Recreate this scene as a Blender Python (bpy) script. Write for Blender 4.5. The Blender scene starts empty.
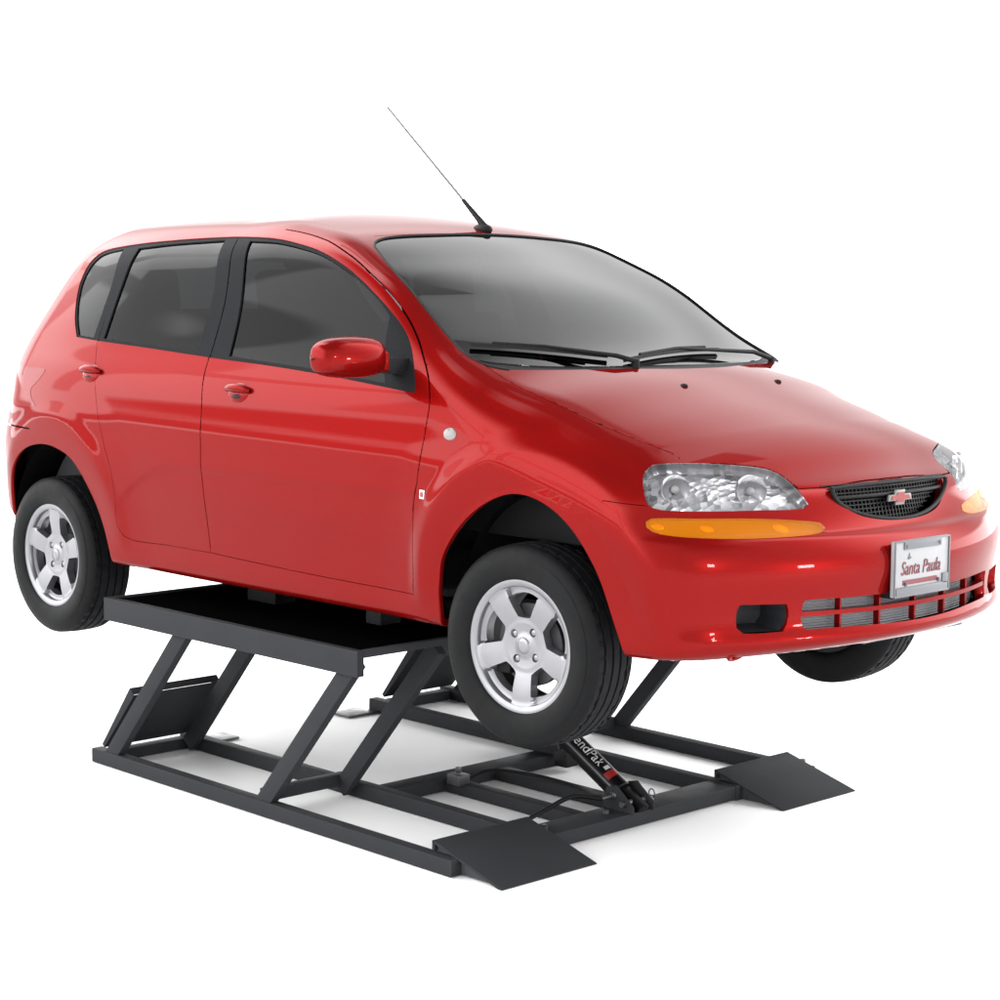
import bpy, bmesh, math, random
import numpy as np
from mathutils import Vector, Matrix
from mathutils.geometry import delaunay_2d_cdt

# ------------------------------------------------------------------ scene, camera, light
SC = bpy.context.scene
COL = SC.collection
SC.view_settings.view_transform = 'Standard'
SC.view_settings.look = 'None'
SC.view_settings.exposure = 2.1
SC.view_settings.gamma = 1.0
SC.view_settings.use_curve_mapping = False
SC.cycles.max_bounces = 10
SC.cycles.transparent_max_bounces = 12
SC.cycles.caustics_reflective = False
SC.cycles.caustics_refractive = False

CAM_LOC = (6.4358, -4.6493, 1.707)
CAM_YAW, CAM_PITCH, CAM_ROLL = math.radians(136.1491), math.radians(-6.1953), math.radians(.4659)
cy_, sy_, cp_, sp_ = math.cos(CAM_YAW), math.sin(CAM_YAW), math.cos(CAM_PITCH), math.sin(CAM_PITCH)
fw = Vector((cy_ * cp_, sy_ * cp_, sp_))
rt = Vector((sy_, -cy_, 0))
up = rt.cross(fw)
rt2 = rt * math.cos(CAM_ROLL) + up * math.sin(CAM_ROLL)
up2 = up * math.cos(CAM_ROLL) - rt * math.sin(CAM_ROLL)
cam_data = bpy.data.cameras.new('camera')
cam_data.lens = 71.988
cam_data.sensor_width = 36
cam_data.clip_end = 500
cam = bpy.data.objects.new('camera', cam_data)
M = Matrix((( rt2.x, up2.x, -fw.x), (rt2.y, up2.y, -fw.y), (rt2.z, up2.z, -fw.z))).to_4x4()
M.translation = CAM_LOC
cam.matrix_world = M
COL.objects.link(cam)
SC.camera = cam

# studio surroundings: a bright white cyclorama wall all round under a dark ceiling, dimmer on
# the photographer's side where the studio is open
world = bpy.data.worlds.new('World')
SC.world = world
world.use_nodes = True
wn = world.node_tree.nodes
wl = world.node_tree.links
bg = wn['Background']
tc = wn.new('ShaderNodeTexCoord')
def wmath(op, a=None, b=None, c=None):
    n = wn.new('ShaderNodeMath'); n.operation = op
    for i, v in enumerate((a, b, c)):
        if v is None: continue
        if isinstance(v, (int, float)): n.inputs[i].default_value = v
        else: wl.new(v, n.inputs[i])
    return n.outputs[0]
sep = wn.new('ShaderNodeSeparateXYZ')
wl.new(tc.outputs['Generated'], sep.inputs[0])
def wramp(v, a, b, lo, hi):
    n = wn.new('ShaderNodeMapRange'); n.interpolation_type = 'SMOOTHSTEP'
    n.inputs['From Min'].default_value = a; n.inputs['From Max'].default_value = b
    n.inputs['To Min'].default_value = lo; n.inputs['To Max'].default_value = hi
    wl.new(v, n.inputs['Value']); return n.outputs[0]
BACK, LEFT, FRONT, CEILING = 1.5, 1.45, .34, .08
# compass direction (degrees, +x = 0, right flank = -90) and height above the horizon
az = wmath('MULTIPLY', wmath('ARCTAN2', sep.outputs[1], sep.outputs[0]), 57.2958)
el = wmath('MULTIPLY', wmath('ARCSINE', sep.outputs[2]), 57.2958)
# front side (about -40), left side (about -140), all else the bright back wall
def lobe(center, full, none):
    c = wmath('COSINE', wmath('MULTIPLY', wmath('SUBTRACT', az, center), math.pi / 180))
    return wramp(c, math.cos(math.radians(none)), math.cos(math.radians(full)), 0.0, 1.0)
front = lobe(-20, 45, 85); left = lobe(-140, 30, 60); behind = lobe(120, 32, 58)
def mix(a, b, f): return wmath('ADD', wmath('MULTIPLY', wmath('SUBTRACT', b, a), f), a)
ring = mix(mix(BACK, LEFT, left), FRONT, front)
# behind the car the backdrop is brightest near the floor and falls off upwards
ring = mix(ring, mix(mix(BACK, .42, wramp(el, 8, 11, 0, 1)), .70, wramp(el, 20, 30, 0, 1)), behind)
ring = wmath('MULTIPLY', ring, wmath('ADD', 1.0, wmath('MULTIPLY', wmath('ADD', wmath('MULTIPLY', lobe(178, 16, 30), .35), wmath('MULTIPLY', lobe(42, 20, 36), .35)), wramp(el, 14, 24, 0, 1))))  # unseen sectors of the wall brightened to lift the floor shadow
# dark band added on the left to reflect as a line in the doors
ring = mix(ring, .30, wmath('MULTIPLY', left, wmath('MULTIPLY', wramp(el, .2, .8, 0, 1), wramp(el, 3.2, 4.6, 1, 0))))
# light and dark columns added on the left for reflections in the paint
refl_columns = wmath('MULTIPLY', wramp(wmath('SINE', wmath('MULTIPLY', az, .42)), -.75, -.45, 0, 1), wramp(wmath('ABSOLUTE', wmath('SUBTRACT', el, 21)), .7, 1.3, 0, 1))
ring = mix(ring, wmath('MULTIPLY', ring, .58), wmath('MULTIPLY', wmath('MULTIPLY', left, wmath('MULTIPLY', wramp(el, 6, 7, 0, 1), wramp(el, 27, 36, 1, 0))), wmath('SUBTRACT', 1.0, refl_columns)))
wall = mix(wramp(el, 37, 55, 1.0, 0.0), wramp(el, 60, 72, 1.0, 0.0), wmath('MAXIMUM', wmath('MAXIMUM', lobe(45, 25, 38), lobe(176, 8, 20)), lobe(102, 5, 26)))  # wall raised in unseen sectors to light the floor and the windscreen reflection
lev = mix(CEILING, ring, wall)
# bright patches added high at the back to reflect in the bonnet
refl_patches = wmath('MULTIPLY', wmath('MULTIPLY', wramp(el, 50, 51.5, 0, 1), wramp(el, 60, 61.5, 1, 0)),
             wmath('MULTIPLY', wramp(wmath('SINE', wmath('MULTIPLY', az, .26)), -.45, -.30, 0, 1), lobe(125, 42, 50)))
lev = mix(lev, .24, refl_patches)
wl.new(lev, bg.inputs['Strength'])
bg.inputs['Color'].default_value = (1, 1, 1, 1)

def area_lamp(name, loc, target, size, power, sy=None):
    d = bpy.data.lights.new(name, 'AREA')
    d.energy = power; d.size = size
    if sy: d.shape = 'RECTANGLE'; d.size_y = sy
    o = bpy.data.objects.new(name, d)
    o.location = loc
    o.rotation_euler = (Vector(target) - Vector(loc)).to_track_quat('-Z', 'Y').to_euler()
    COL.objects.link(o)
    return o
area_lamp('flash_lamp', (8.6, -2.9, 2.6), (3.1, -.6, 1.0), .62, 26)
area_lamp('flash_lamp', (9.0, 1.1, 1.35), (3.2, -.4, .95), .55, 22)

# ------------------------------------------------------------------ materials
def mat(name, col=(.5, .5, .5), rough=.5, metal=0., **kw):
    m = bpy.data.materials.new(name); m.use_nodes = True
    b = m.node_tree.nodes['Principled BSDF']
    b.inputs['Base Color'].default_value = (*col, 1)
    b.inputs['Roughness'].default_value = rough
    b.inputs['Metallic'].default_value = metal
    for k, v in kw.items(): b.inputs[k.replace('_', ' ')].default_value = v
    return m
def node(m, kind, **kw):
    n = m.node_tree.nodes.new(kind)
    for k, v in kw.items(): setattr(n, k, v)
    return n
def link(m, a, b): m.node_tree.links.new(a, b)
def bsdf(m): return m.node_tree.nodes['Principled BSDF']
def noise_bump(m, scale, strength, dist=.002, detail=3, vor=False):
    t = node(m, 'ShaderNodeTexCoord')
    n = node(m, 'ShaderNodeTexVoronoi' if vor else 'ShaderNodeTexNoise')
    n.inputs['Scale'].default_value = scale
    if not vor: n.inputs['Detail'].default_value = detail
    link(m, t.outputs['Object'], n.inputs['Vector'])
    b = node(m, 'ShaderNodeBump'); b.inputs['Strength'].default_value = strength; b.inputs['Distance'].default_value = dist
    link(m, n.outputs['Distance' if vor else 'Fac'], b.inputs['Height'])
    link(m, b.outputs[0], bsdf(m).inputs['Normal'])
    return n
def rough_noise(m, scale, lo, hi, detail=4):
    t = node(m, 'ShaderNodeTexCoord'); n = node(m, 'ShaderNodeTexNoise')
    n.inputs['Scale'].default_value = scale; n.inputs['Detail'].default_value = detail
    link(m, t.outputs['Object'], n.inputs['Vector'])
    r = node(m, 'ShaderNodeMapRange')
    r.inputs['From Min'].default_value = .3; r.inputs['From Max'].default_value = .7
    r.inputs['To Min'].default_value = lo; r.inputs['To Max'].default_value = hi
    link(m, n.outputs['Fac'], r.inputs['Value']); link(m, r.outputs[0], bsdf(m).inputs['Roughness'])
def two_tone(m, c1, c2, scale, detail=5):
    t = node(m, 'ShaderNodeTexCoord'); n = node(m, 'ShaderNodeTexNoise')
    n.inputs['Scale'].default_value = scale; n.inputs['Detail'].default_value = detail
    link(m, t.outputs['Object'], n.inputs['Vector'])
    r = node(m, 'ShaderNodeValToRGB')
    r.color_ramp.elements[0].position = .35; r.color_ramp.elements[1].position = .65
    r.color_ramp.elements[0].color = (*c1, 1); r.color_ramp.elements[1].color = (*c2, 1)
    link(m, n.outputs['Fac'], r.inputs['Fac']); link(m, r.outputs[0], bsdf(m).inputs['Base Color'])

MATS = {}
# red metallic paint, clear coat; the inner side of the panels is dark trim
m = MATS['paint'] = mat('red_paint', (.25, .006, .007), .36, .55, Coat_Weight=1., Coat_Roughness=.03, Coat_IOR=1.175, Specular_IOR_Level=.0, Specular_Tint=(.45, .05, .05, 1))
g_ = node(m, 'ShaderNodeNewGeometry'); dk = node(m, 'ShaderNodeBsdfDiffuse'); dk.inputs['Color'].default_value = (.02, .02, .021, 1)
mx = node(m, 'ShaderNodeMixShader'); out_ = m.node_tree.nodes['Material Output']
link(m, g_.outputs['Backfacing'], mx.inputs[0]); link(m, bsdf(m).outputs[0], mx.inputs[1]); link(m, dk.outputs[0], mx.inputs[2]); link(m, mx.outputs[0], out_.inputs['Surface'])
fl = node(m, 'ShaderNodeTexNoise'); fl.inputs['Scale'].default_value = 900; tcp = node(m, 'ShaderNodeTexCoord'); link(m, tcp.outputs['Object'], fl.inputs['Vector'])
rp = node(m, 'ShaderNodeValToRGB'); rp.color_ramp.elements[0].color = (.146, .0029, .0025, 1); rp.color_ramp.elements[1].color = (.192, .0042, .0036, 1)
link(m, fl.outputs['Fac'], rp.inputs['Fac']); link(m, rp.outputs[0], bsdf(m).inputs['Base Color'])
PAINT_RAMP = rp
def glass(name, tint, ior=1.5):
    m = bpy.data.materials.new(name); m.use_nodes = True
    n = m.node_tree; n.nodes.remove(n.nodes['Principled BSDF'])
    tr = n.nodes.new('ShaderNodeBsdfTransparent'); tr.inputs['Color'].default_value = (*tint, 1)
    gl = n.nodes.new('ShaderNodeBsdfGlossy'); gl.inputs['Roughness'].default_value = .015
    fr = n.nodes.new('ShaderNodeFresnel'); fr.inputs['IOR'].default_value = ior
    mm = n.nodes.new('ShaderNodeMixShader')
    n.links.new(fr.outputs[0], mm.inputs[0]); n.links.new(tr.outputs[0], mm.inputs[1]); n.links.new(gl.outputs[0], mm.inputs[2])
    n.links.new(mm.outputs[0], n.nodes['Material Output'].inputs['Surface'])
    return m
MATS['side_glass'] = glass('tinted_glass', (.045, .047, .05), 1.185)
MATS['screen_glass'] = glass('windscreen_glass', (.035, .036, .038), 1.36)
MATS['lens'] = glass('clear_lens', (.94, .94, .95), 1.22)
MATS['trim'] = mat('black_trim', (.011, .0115, .013), .5, 0., Specular_IOR_Level=.02); noise_bump(MATS['trim'], 500, .08)
MATS['rubber'] = mat('black_rubber', (.004, .004, .0045), .6, 0., Specular_IOR_Level=.2)
MATS['plastic'] = mat('black_plastic', (.007, .007, .008), .6, 0., Specular_IOR_Level=.15); noise_bump(MATS['plastic'], 400, .15)
MATS['well'] = mat('wheel_well_black', (.002, .002, .0022), .9, 0., Specular_IOR_Level=.05); noise_bump(MATS['well'], 60, .3)
MATS['under'] = mat('underbody', (.004, .004, .0045), .7, 0., Specular_IOR_Level=.15); noise_bump(MATS['under'], 30, .4)
MATS['interior'] = mat('dark_cloth', (.05, .05, .055), .9); noise_bump(MATS['interior'], 300, .2)
MATS['dash'] = mat('dash_plastic', (.03, .03, .032), .6); noise_bump(MATS['dash'], 250, .2)
MATS['chrome'] = mat('chrome', (.82, .82, .84), .08, 1.)
m = MATS['reflector'] = mat('faceted_reflector', (.3, .3, .3), .2, .5)
tq = node(m, 'ShaderNodeTexCoord'); vq = node(m, 'ShaderNodeTexVoronoi'); vq.inputs['Scale'].default_value = 70
mq = node(m, 'ShaderNodeMapping'); mq.inputs['Scale'].default_value = (1, .55, 1.0); link(m, tq.outputs['Object'], mq.inputs['Vector']); link(m, mq.outputs[0], vq.inputs['Vector'])
rq = node(m, 'ShaderNodeValToRGB'); rq.color_ramp.elements[0].color = (.17, .17, .175, 1); rq.color_ramp.elements[1].color = (.58, .58, .60, 1)  # facet reflections put into the colour as light and dark cells
sq = node(m, 'ShaderNodeSeparateColor'); link(m, vq.outputs['Color'], sq.inputs[0]); link(m, sq.outputs[0], rq.inputs['Fac']); link(m, rq.outputs[0], bsdf(m).inputs['Base Color'])
bq = node(m, 'ShaderNodeBump'); bq.inputs['Strength'].default_value = .7; bq.inputs['Distance'].default_value = .003; link(m, vq.outputs['Distance'], bq.inputs['Height']); link(m, bq.outputs[0], bsdf(m).inputs['Normal'])
MATS['bowl'] = mat('lamp_bowl_silver', (.66, .66, .68), .18, .6)
MATS['emblem'] = mat('dull_chrome', (.16, .155, .15), .3, .6)
MATS['pocket'] = mat('pocket_plastic', (.022, .0235, .027), .5, 0., Specular_IOR_Level=.2)
m = MATS['bezel'] = mat('grey_bezel', (.30, .30, .32), .25, .9); noise_bump(m, 60, .6, .01)
m = bpy.data.materials.new('amber_lens'); m.use_nodes = True; MATS['amber'] = m
ta = node(m, 'ShaderNodeBsdfTransparent'); ta.inputs['Color'].default_value = (1.0, .52, .03, 1)
xa = node(m, 'ShaderNodeMixShader'); xa.inputs[0].default_value = .42
b_ = bsdf(m); b_.inputs['Base Color'].default_value = (.52, .165, .005, 1); b_.inputs['Roughness'].default_value = .12; b_.inputs['Specular IOR Level'].default_value = .2
wa = node(m, 'ShaderNodeTexWave'); wa.bands_direction = 'Y'; wa.inputs['Scale'].default_value = 38; tq2 = node(m, 'ShaderNodeTexCoord'); link(m, tq2.outputs['Object'], wa.inputs['Vector'])
ba = node(m, 'ShaderNodeBump'); ba.inputs['Strength'].default_value = .25; ba.inputs['Distance'].default_value = .002; link(m, wa.outputs['Fac'], ba.inputs['Height']); link(m, ba.outputs[0], b_.inputs['Normal'])
link(m, ta.outputs[0], xa.inputs[1]); link(m, b_.outputs[0], xa.inputs[2]); link(m, xa.outputs[0], m.node_tree.nodes['Material Output'].inputs['Surface'])
MATS['amber_back'] = mat('indicator_reflector', (.30, .27, .22), .4, .3)
m = MATS['amber_bulb'] = mat('amber_bulb', (.95, .72, .25), .15, .3)
m = MATS['tail'] = mat('tail_lens', (.20, .016, .017), .3, 0., Specular_IOR_Level=.0, Coat_Weight=1., Coat_Roughness=.03, Coat_IOR=1.2); noise_bump(m, 160, .06, .001, vor=True)
m = MATS['tyre'] = mat('tyre_rubber', (.0030, .0032, .0037), .6, 0., Specular_IOR_Level=.13); rough_noise(m, 30, .58, .66)
m = MATS['tread'] = mat('tyre_tread', (.008, .0083, .0095), .7, 0., Specular_IOR_Level=.1)
m = MATS['alloy'] = mat('silver_alloy', (.21, .21, .222), .30, .75, Coat_Weight=.1, Coat_Roughness=.1); rough_noise(m, 25, .28, .40)
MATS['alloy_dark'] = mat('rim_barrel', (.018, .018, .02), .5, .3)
m = MATS['disc'] = mat('brake_steel', (.030, .030, .033), .5, .6); rough_noise(m, 60, .35, .6)
m = MATS['steel'] = mat('charcoal_powdercoat', (.018, .0195, .023), .55, 0., Specular_IOR_Level=.01)
two_tone(m, (.0172, .0180, .0202), (.0206, .0214, .0238), 7); noise_bump(m, 700, .12, .001); rough_noise(m, 14, .46, .56)
gp = node(m, 'ShaderNodeNewGeometry'); rp2 = node(m, 'ShaderNodeMapRange'); rp2.inputs['From Min'].default_value = .53; rp2.inputs['From Max'].default_value = .62
link(m, gp.outputs['Pointiness'], rp2.inputs['Value'])
ts = node(m, 'ShaderNodeTexCoord'); ns = node(m, 'ShaderNodeTexNoise'); ns.inputs['Scale'].default_value = 26; ns.inputs['Detail'].default_value = 8; ns.inputs['Roughness'].default_value = .7; link(m, ts.outputs['Object'], ns.inputs['Vector'])
rs_ = node(m, 'ShaderNodeMapRange'); rs_.inputs['From Min'].default_value = .60; rs_.inputs['From Max'].default_value = .74; rs_.inputs['To Max'].default_value = .35; link(m, ns.outputs['Fac'], rs_.inputs['Value'])
mxw = node(m, 'ShaderNodeMath', operation='MAXIMUM'); link(m, rp2.outputs[0], mxw.inputs[0]); link(m, rs_.outputs[0], mxw.inputs[1])
mw = node(m, 'ShaderNodeMix'); mw.data_type = 'RGBA'; old = bsdf(m).inputs['Base Color'].links[0].from_socket
link(m, mxw.outputs[0], mw.inputs[0]); link(m, old, mw.inputs[6]); mw.inputs[7].default_value = (.052, .053, .056, 1); link(m, mw.outputs[2], bsdf(m).inputs['Base Color'])
m = MATS['deck'] = mat('deck_rubber_shaded', (.002, .002, .002), .9, 0., Specular_IOR_Level=.0); noise_bump(m, 200, .3)  # black rubber, darkened further for the shade under the car
m = MATS['bare'] = mat('worn_steel', (.09, .09, .094), .38, .7); rough_noise(m, 30, .3, .5)
MATS['cyl'] = mat('gloss_black', (.003, .003, .0035), .4, 0., Specular_IOR_Level=.12)
MATS['red_label'] = mat('red_label', (.20, .012, .012), .4)
MATS['mast'] = mat('aerial_steel', (.13, .13, .145), .5, .2)
MATS['white'] = mat('white_print', (.42, .42, .42), .5)
m = MATS['plate'] = mat('plate_white', (.25, .25, .26), .4); rough_noise(m, 80, .35, .5)
MATS['plate_frame'] = mat('plate_frame_grey', (.11, .115, .125), .4, .3)
MATS['plate_red'] = mat('plate_red_ink', (.12, .012, .02), .5)
MATS['plate_pink'] = mat('plate_pale_red_ink', (.50, .22, .26), .5)
MATS['plate_dark'] = mat('plate_dark_ink', (.06, .06, .07), .5)
m = MATS['radiator'] = mat('radiator_metal', (.22, .225, .24), .5, .2)
tcr = node(m, 'ShaderNodeTexCoord'); wv = node(m, 'ShaderNodeTexWave'); wv.bands_direction = 'Z'; wv.inputs['Scale'].default_value = 45
link(m, tcr.outputs['Object'], wv.inputs['Vector']); bb = node(m, 'ShaderNodeBump'); bb.inputs['Strength'].default_value = .8; bb.inputs['Distance'].default_value = .004
link(m, wv.outputs['Fac'], bb.inputs['Height']); link(m, bb.outputs[0], bsdf(m).inputs['Normal'])
m = MATS['mesh'] = mat('grille_black', (.0035, .0035, .004), .5, 0., Specular_IOR_Level=.25)
m = MATS['marker'] = mat('clear_marker', (.22, .21, .205), .2, 0., Specular_IOR_Level=.3); noise_bump(m, 150, .3, .003, vor=True)
m = MATS['floor'] = mat('white_floor', (.97, .97, .97), .9, 0., Specular_IOR_Level=.15)
two_tone(m, (.965, .965, .965), (.972, .972, .972), 1.5)

# ------------------------------------------------------------------ object helpers
def thing(name, label, cat, loc=(0, 0, 0)):
    o = bpy.data.objects.new(name, None); COL.objects.link(o)
    o.location = loc; o['label'] = label; o['category'] = cat
    o.empty_display_size = .2
    return o
def empty(name, parent, loc=(0, 0, 0), rz=0., ry=0.):
    o = bpy.data.objects.new(name, None); COL.objects.link(o)
    o.parent = parent; o.location = loc; o.rotation_euler = (0, ry, rz)
    return o
def link_mesh(name, me, material, parent=None):
    me.name = name
    if material is not None and not me.materials: me.materials.append(material)
    o = bpy.data.objects.new(name, me); COL.objects.link(o); o.parent = parent
    return o
class MB:
    """collects simple shapes; build() makes one mesh object"""
    def __init__(s): s.bm = bmesh.new()
    def box(s, c, size, rot=None):
        mt = Matrix.Translation(c) @ (rot.to_4x4() if rot else Matrix()) @ Matrix.Diagonal((*size, 1))
        bmesh.ops.create_cube(s.bm, size=1, matrix=mt); return s
    def span(s, a, b):
        a, b = Vector(a), Vector(b); return s.box((a + b) / 2, [abs(x) for x in (b - a)])
    def bar(s, p0, p1, w, h, upv=(0, 0, 1)):
        p0, p1 = Vector(p0), Vector(p1); d = (p1 - p0); L = d.length; d.normalize()
        u = Vector(upv); u = (u - d * u.dot(d)).normalized(); v = u.cross(d)
        return s.box((p0 + p1) / 2, (L, w, h), Matrix((d, v, u)).transposed())
    def tube(s, path, r, seg=12, cap=True, closed=False):
        path = [Vector(p) for p in path]; n = len(path); rings = []
        rr = r if isinstance(r, (list, tuple)) else [r] * n
        t0 = (path[1] - path[0]).normalized()
        a = t0.orthogonal().normalized()
        for i in range(n):
            if closed: t = (path[(i + 1) % n] - path[i - 1]).normalized()
            else: t = (path[min(i + 1, n - 1)] - path[max(i - 1, 0)]).normalized()
            a = (a - t * a.dot(t)).normalized(); b = t.cross(a)
            rings.append([s.bm.verts.new(path[i] + (a * math.cos(2 * math.pi * k / seg) + b * math.sin(2 * math.pi * k / seg)) * rr[i]) for k in range(seg)])
        for i in range(n if closed else n - 1):
            A, B = rings[i], rings[(i + 1) % n]
            for k in range(seg): s.bm.faces.new((A[k], A[(k + 1) % seg], B[(k + 1) % seg], B[k]))
        if cap and not closed:
            s.bm.faces.new(rings[0][::-1]); s.bm.faces.new(rings[-1])
        return s
    def lathe(s, prof, seg=72, axis='y', c=(0, 0, 0), closed=False):
        """prof: list of (a, r) along the axis"""
        rings = []
        for a, r in prof:
            ring = []
            for k in range(seg):
                t = 2 * math.pi * k / seg
                p = (r * math.cos(t), a, r * math.sin(t)) if axis == 'y' else ((a, r * math.cos(t), r * math.sin(t)) if axis == 'x' else (r * math.cos(t), r * math.sin(t), a))
                ring.append(s.bm.verts.new(Vector(p) + Vector(c)))
            rings.append(ring)
        for i in range(len(rings) - 1 + (1 if closed else 0)):
            A, B = rings[i], rings[(i + 1) % len(rings)]
            for k in range(seg): s.bm.faces.new((A[k], A[(k + 1) % seg], B[(k + 1) % seg], B[k]))
        return s
    def poly(s, pts): s.bm.faces.new([s.bm.verts.new(p) for p in pts]); return s
    def prism(s, pts, off):
        """closed 3D polygon pushed by off"""
        a = [s.bm.verts.new(p) for p in pts]; b = [s.bm.verts.new(Vector(p) + Vector(off)) for p in pts]
        n = len(a); s.bm.faces.new(a); s.bm.faces.new(b[::-1])
        for i in range(n): s.bm.faces.new((a[i], b[i], b[(i + 1) % n], a[(i + 1) % n]))
        return s
    def ball(s, c, r, sc=(1, 1, 1), seg=20, rot=None):
        bmesh.ops.create_uvsphere(s.bm, u_segments=seg, v_segments=seg // 2, radius=r, matrix=Matrix.Translation(c) @ (rot.to_4x4() if rot else Matrix()) @ Matrix.Diagonal((*sc, 1))); return s
    def build(s, name, material, parent=None, bevel=0., smooth=35, sub=0, bseg=2):
        bmesh.ops.recalc_face_normals(s.bm, faces=s.bm.faces)
        if bevel:
            ed = [e for e in s.bm.edges if len(e.link_faces) == 2 and e.calc_face_angle(0) > math.radians(50)]
            bmesh.ops.bevel(s.bm, geom=ed, offset=bevel, segments=bseg, profile=.6, affect='EDGES', clamp_overlap=True)
        me = bpy.data.meshes.new(name); s.bm.to_mesh(me); s.bm.free()
        for p in me.polygons: p.use_smooth = True
        if smooth: me.set_sharp_from_angle(angle=math.radians(smooth))
        o = link_mesh(name, me, material, parent)
        if sub:
            md = o.modifiers.new('sub', 'SUBSURF'); md.levels = md.render_levels = sub
        return o
def text_mesh(body, size, spacing=1.0, shear=0., extrude=.0006):
    cu = bpy.data.curves.new('lettering', 'FONT'); cu.body = body; cu.size = size; cu.align_x = 'CENTER'; cu.align_y = 'CENTER'
    cu.space_character = spacing; cu.shear = shear; cu.extrude = extrude; cu.resolution_u = 4
    o = bpy.data.objects.new('lettering', cu); COL.objects.link(o)
    dg = bpy.context.evaluated_depsgraph_get(); me = bpy.data.meshes.new_from_object(o.evaluated_get(dg))
    bpy.data.objects.remove(o); bpy.data.curves.remove(cu)
    return me

# ------------------------------------------------------------------ floor
fm = MB(); fm.poly([(-60, -60, 0), (60, -60, 0), (60, 60, 0), (-60, 60, 0)])
fo = fm.build('floor', MATS['floor']); fo['kind'] = 'structure'
# ------------------------------------------------------------------ car body surface
# one smooth closed surface: side, top, front and rear sheets blended into each other
def pchip(xs, ys):
    """natural cubic spline, straight beyond its ends"""
    xs = np.array(xs, float); ys = np.array(ys, float); n = len(xs); h = np.diff(xs)
    A = np.zeros((n, n)); r = np.zeros(n); A[0, 0] = A[-1, -1] = 1
    for i in range(1, n - 1):
        A[i, i - 1] = h[i - 1]; A[i, i] = 2 * (h[i - 1] + h[i]); A[i, i + 1] = h[i]
        r[i] = 6 * ((ys[i + 1] - ys[i]) / h[i] - (ys[i] - ys[i - 1]) / h[i - 1])
    m = np.linalg.solve(A, r)
    s0 = (ys[1] - ys[0]) / h[0] - h[0] * (2 * m[0] + m[1]) / 6
    s1 = (ys[-1] - ys[-2]) / h[-1] + h[-1] * (2 * m[-1] + m[-2]) / 6
    def f(x):
        x = np.asarray(x, float); i = np.clip(np.searchsorted(xs, x) - 1, 0, n - 2)
        a = (xs[i + 1] - x) / h[i]; b = 1 - a
        v = a * ys[i] + b * ys[i + 1] + ((a ** 3 - a) * m[i] + (b ** 3 - b) * m[i + 1]) * h[i] ** 2 / 6
        v = np.where(x < xs[0], ys[0] + s0 * (x - xs[0]), v)
        return np.where(x > xs[-1], ys[-1] + s1 * (x - xs[-1]), v)
    return f
def smax(a,b,r):
    h=np.maximum(r-np.abs(a-b),0)/r
    return np.maximum(a,b)+h*h*r*.25

PV=dict(
 Wz=[0.734, 0.784, 0.794, 0.815, 0.828, 0.8225, 0.803, 0.77, 0.736, 0.682, 0.61, 0.544, 0.46],
 Wx=[0.13, 0.078, 0.042, 0.008, 0.0, 0.0, 0.004, 0.01, 0.033, 0.06, 0.1],
 Zc=[1.78, 1.864, 1.909, 1.938, 1.95, 1.952, 1.947, 1.917, 1.878, 1.786, 1.674, 1.53, 1.467],
 Zh=[1.484, 1.473, 1.448, 1.403, 1.355, 1.304, 1.258, 1.196, 1.162, 1.029],
 Fx=[3.17, 3.225, 3.263, 3.272, 3.276, 3.286, 3.267, 3.233, 3.216, 3.205, 3.09, 2.9],
 Rx=[-0.5, -0.575, -0.615, -0.628, -0.625, -0.61, -0.575, -0.53, -0.417, -0.312, -0.154, 0.052],
 ws=[0.34, 0.021, 0.124],
 hd=[0.185, 0.139, 0.016],
 F2=[0.345, 0.106],
 R2=[0.232, 0.218],
 rr=[0.073, 0.172, 0.084, 0.079, 0.196],
 zb=[0.707, 0.031, 0.03, 0.035])
def sstep(a,b,x):
    t=np.clip((x-a)/(b-a),0,1); return t*t*(3-2*t)
# half width as function of height at mid car
# plan factor along x: inset in m
ARX=[0.0,2.50];ARZ=[.80,.80];ARR=[.345,.36]
def setup():
    global Wz,Wx,Zc,Zh,Fx,Rx
    Wz=pchip([.60,.71,.80,.95,1.10,1.25,1.38,1.46,1.55,1.70,1.85,1.95,2.1],PV['Wz'])
    Wx=pchip([-.9,-.6,-.3,.1,.6,1.2,1.9,2.4,2.8,3.1,3.4],PV['Wx'])
    Zc=pchip([-.75,-.45,-.2,.1,.45,.8,1.1,1.35,1.52,1.75,2.0,2.25,2.40],PV['Zc'])
    Zh=pchip([2.1,2.35,2.5,2.65,2.8,2.95,3.05,3.13,3.2,3.3],PV['Zh'])
    Fx=pchip([.60,.70,.74,.80,.88,.96,1.02,1.07,1.12,1.17,1.25,1.4],PV['Fx'])
    Rx=pchip([.60,.72,.80,.95,1.08,1.15,1.25,1.43,1.60,1.75,1.87,1.95],PV['Rx'])
setup()
def Y(x,z):
    w=Wz(z)-Wx(x)
    # greenhouse narrows toward the rear
    g=sstep(1.45,1.9,z); w=w-g*(.05*sstep(.5,-.3,x))
    for cx,cz,R,k in ((0.10,.79,.33,.012),(2.55,.79,.365,.016)):
        r=np.sqrt((x-cx)**2+(z-cz)**2)
        w=w+k*.6*sstep(R+.30,R+.04,r)+(.0045 if cx<1 else .011)*sstep(R+.155,R+.080,r)*(1-.9*np.clip((R+.095-r)/.10,0,1)**1.3)*sstep(.74,.84,z)
    # shoulder crease under the belt
    w=w+.003*np.exp(-((z-(1.215-.02*(x-1)))/.045)**2)*sstep(2.6,2.0,x)
    zc_=1.085-.95*np.maximum(.92-x,0)**2
    w=w-.0035*sstep(zc_+.014,zc_-.020,z)*sstep(.50,.62,x)*sstep(2.12,2.02,x)*sstep(.80,.95,z)  # door step added so its edge draws a dark reflection line
    return w
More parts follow.
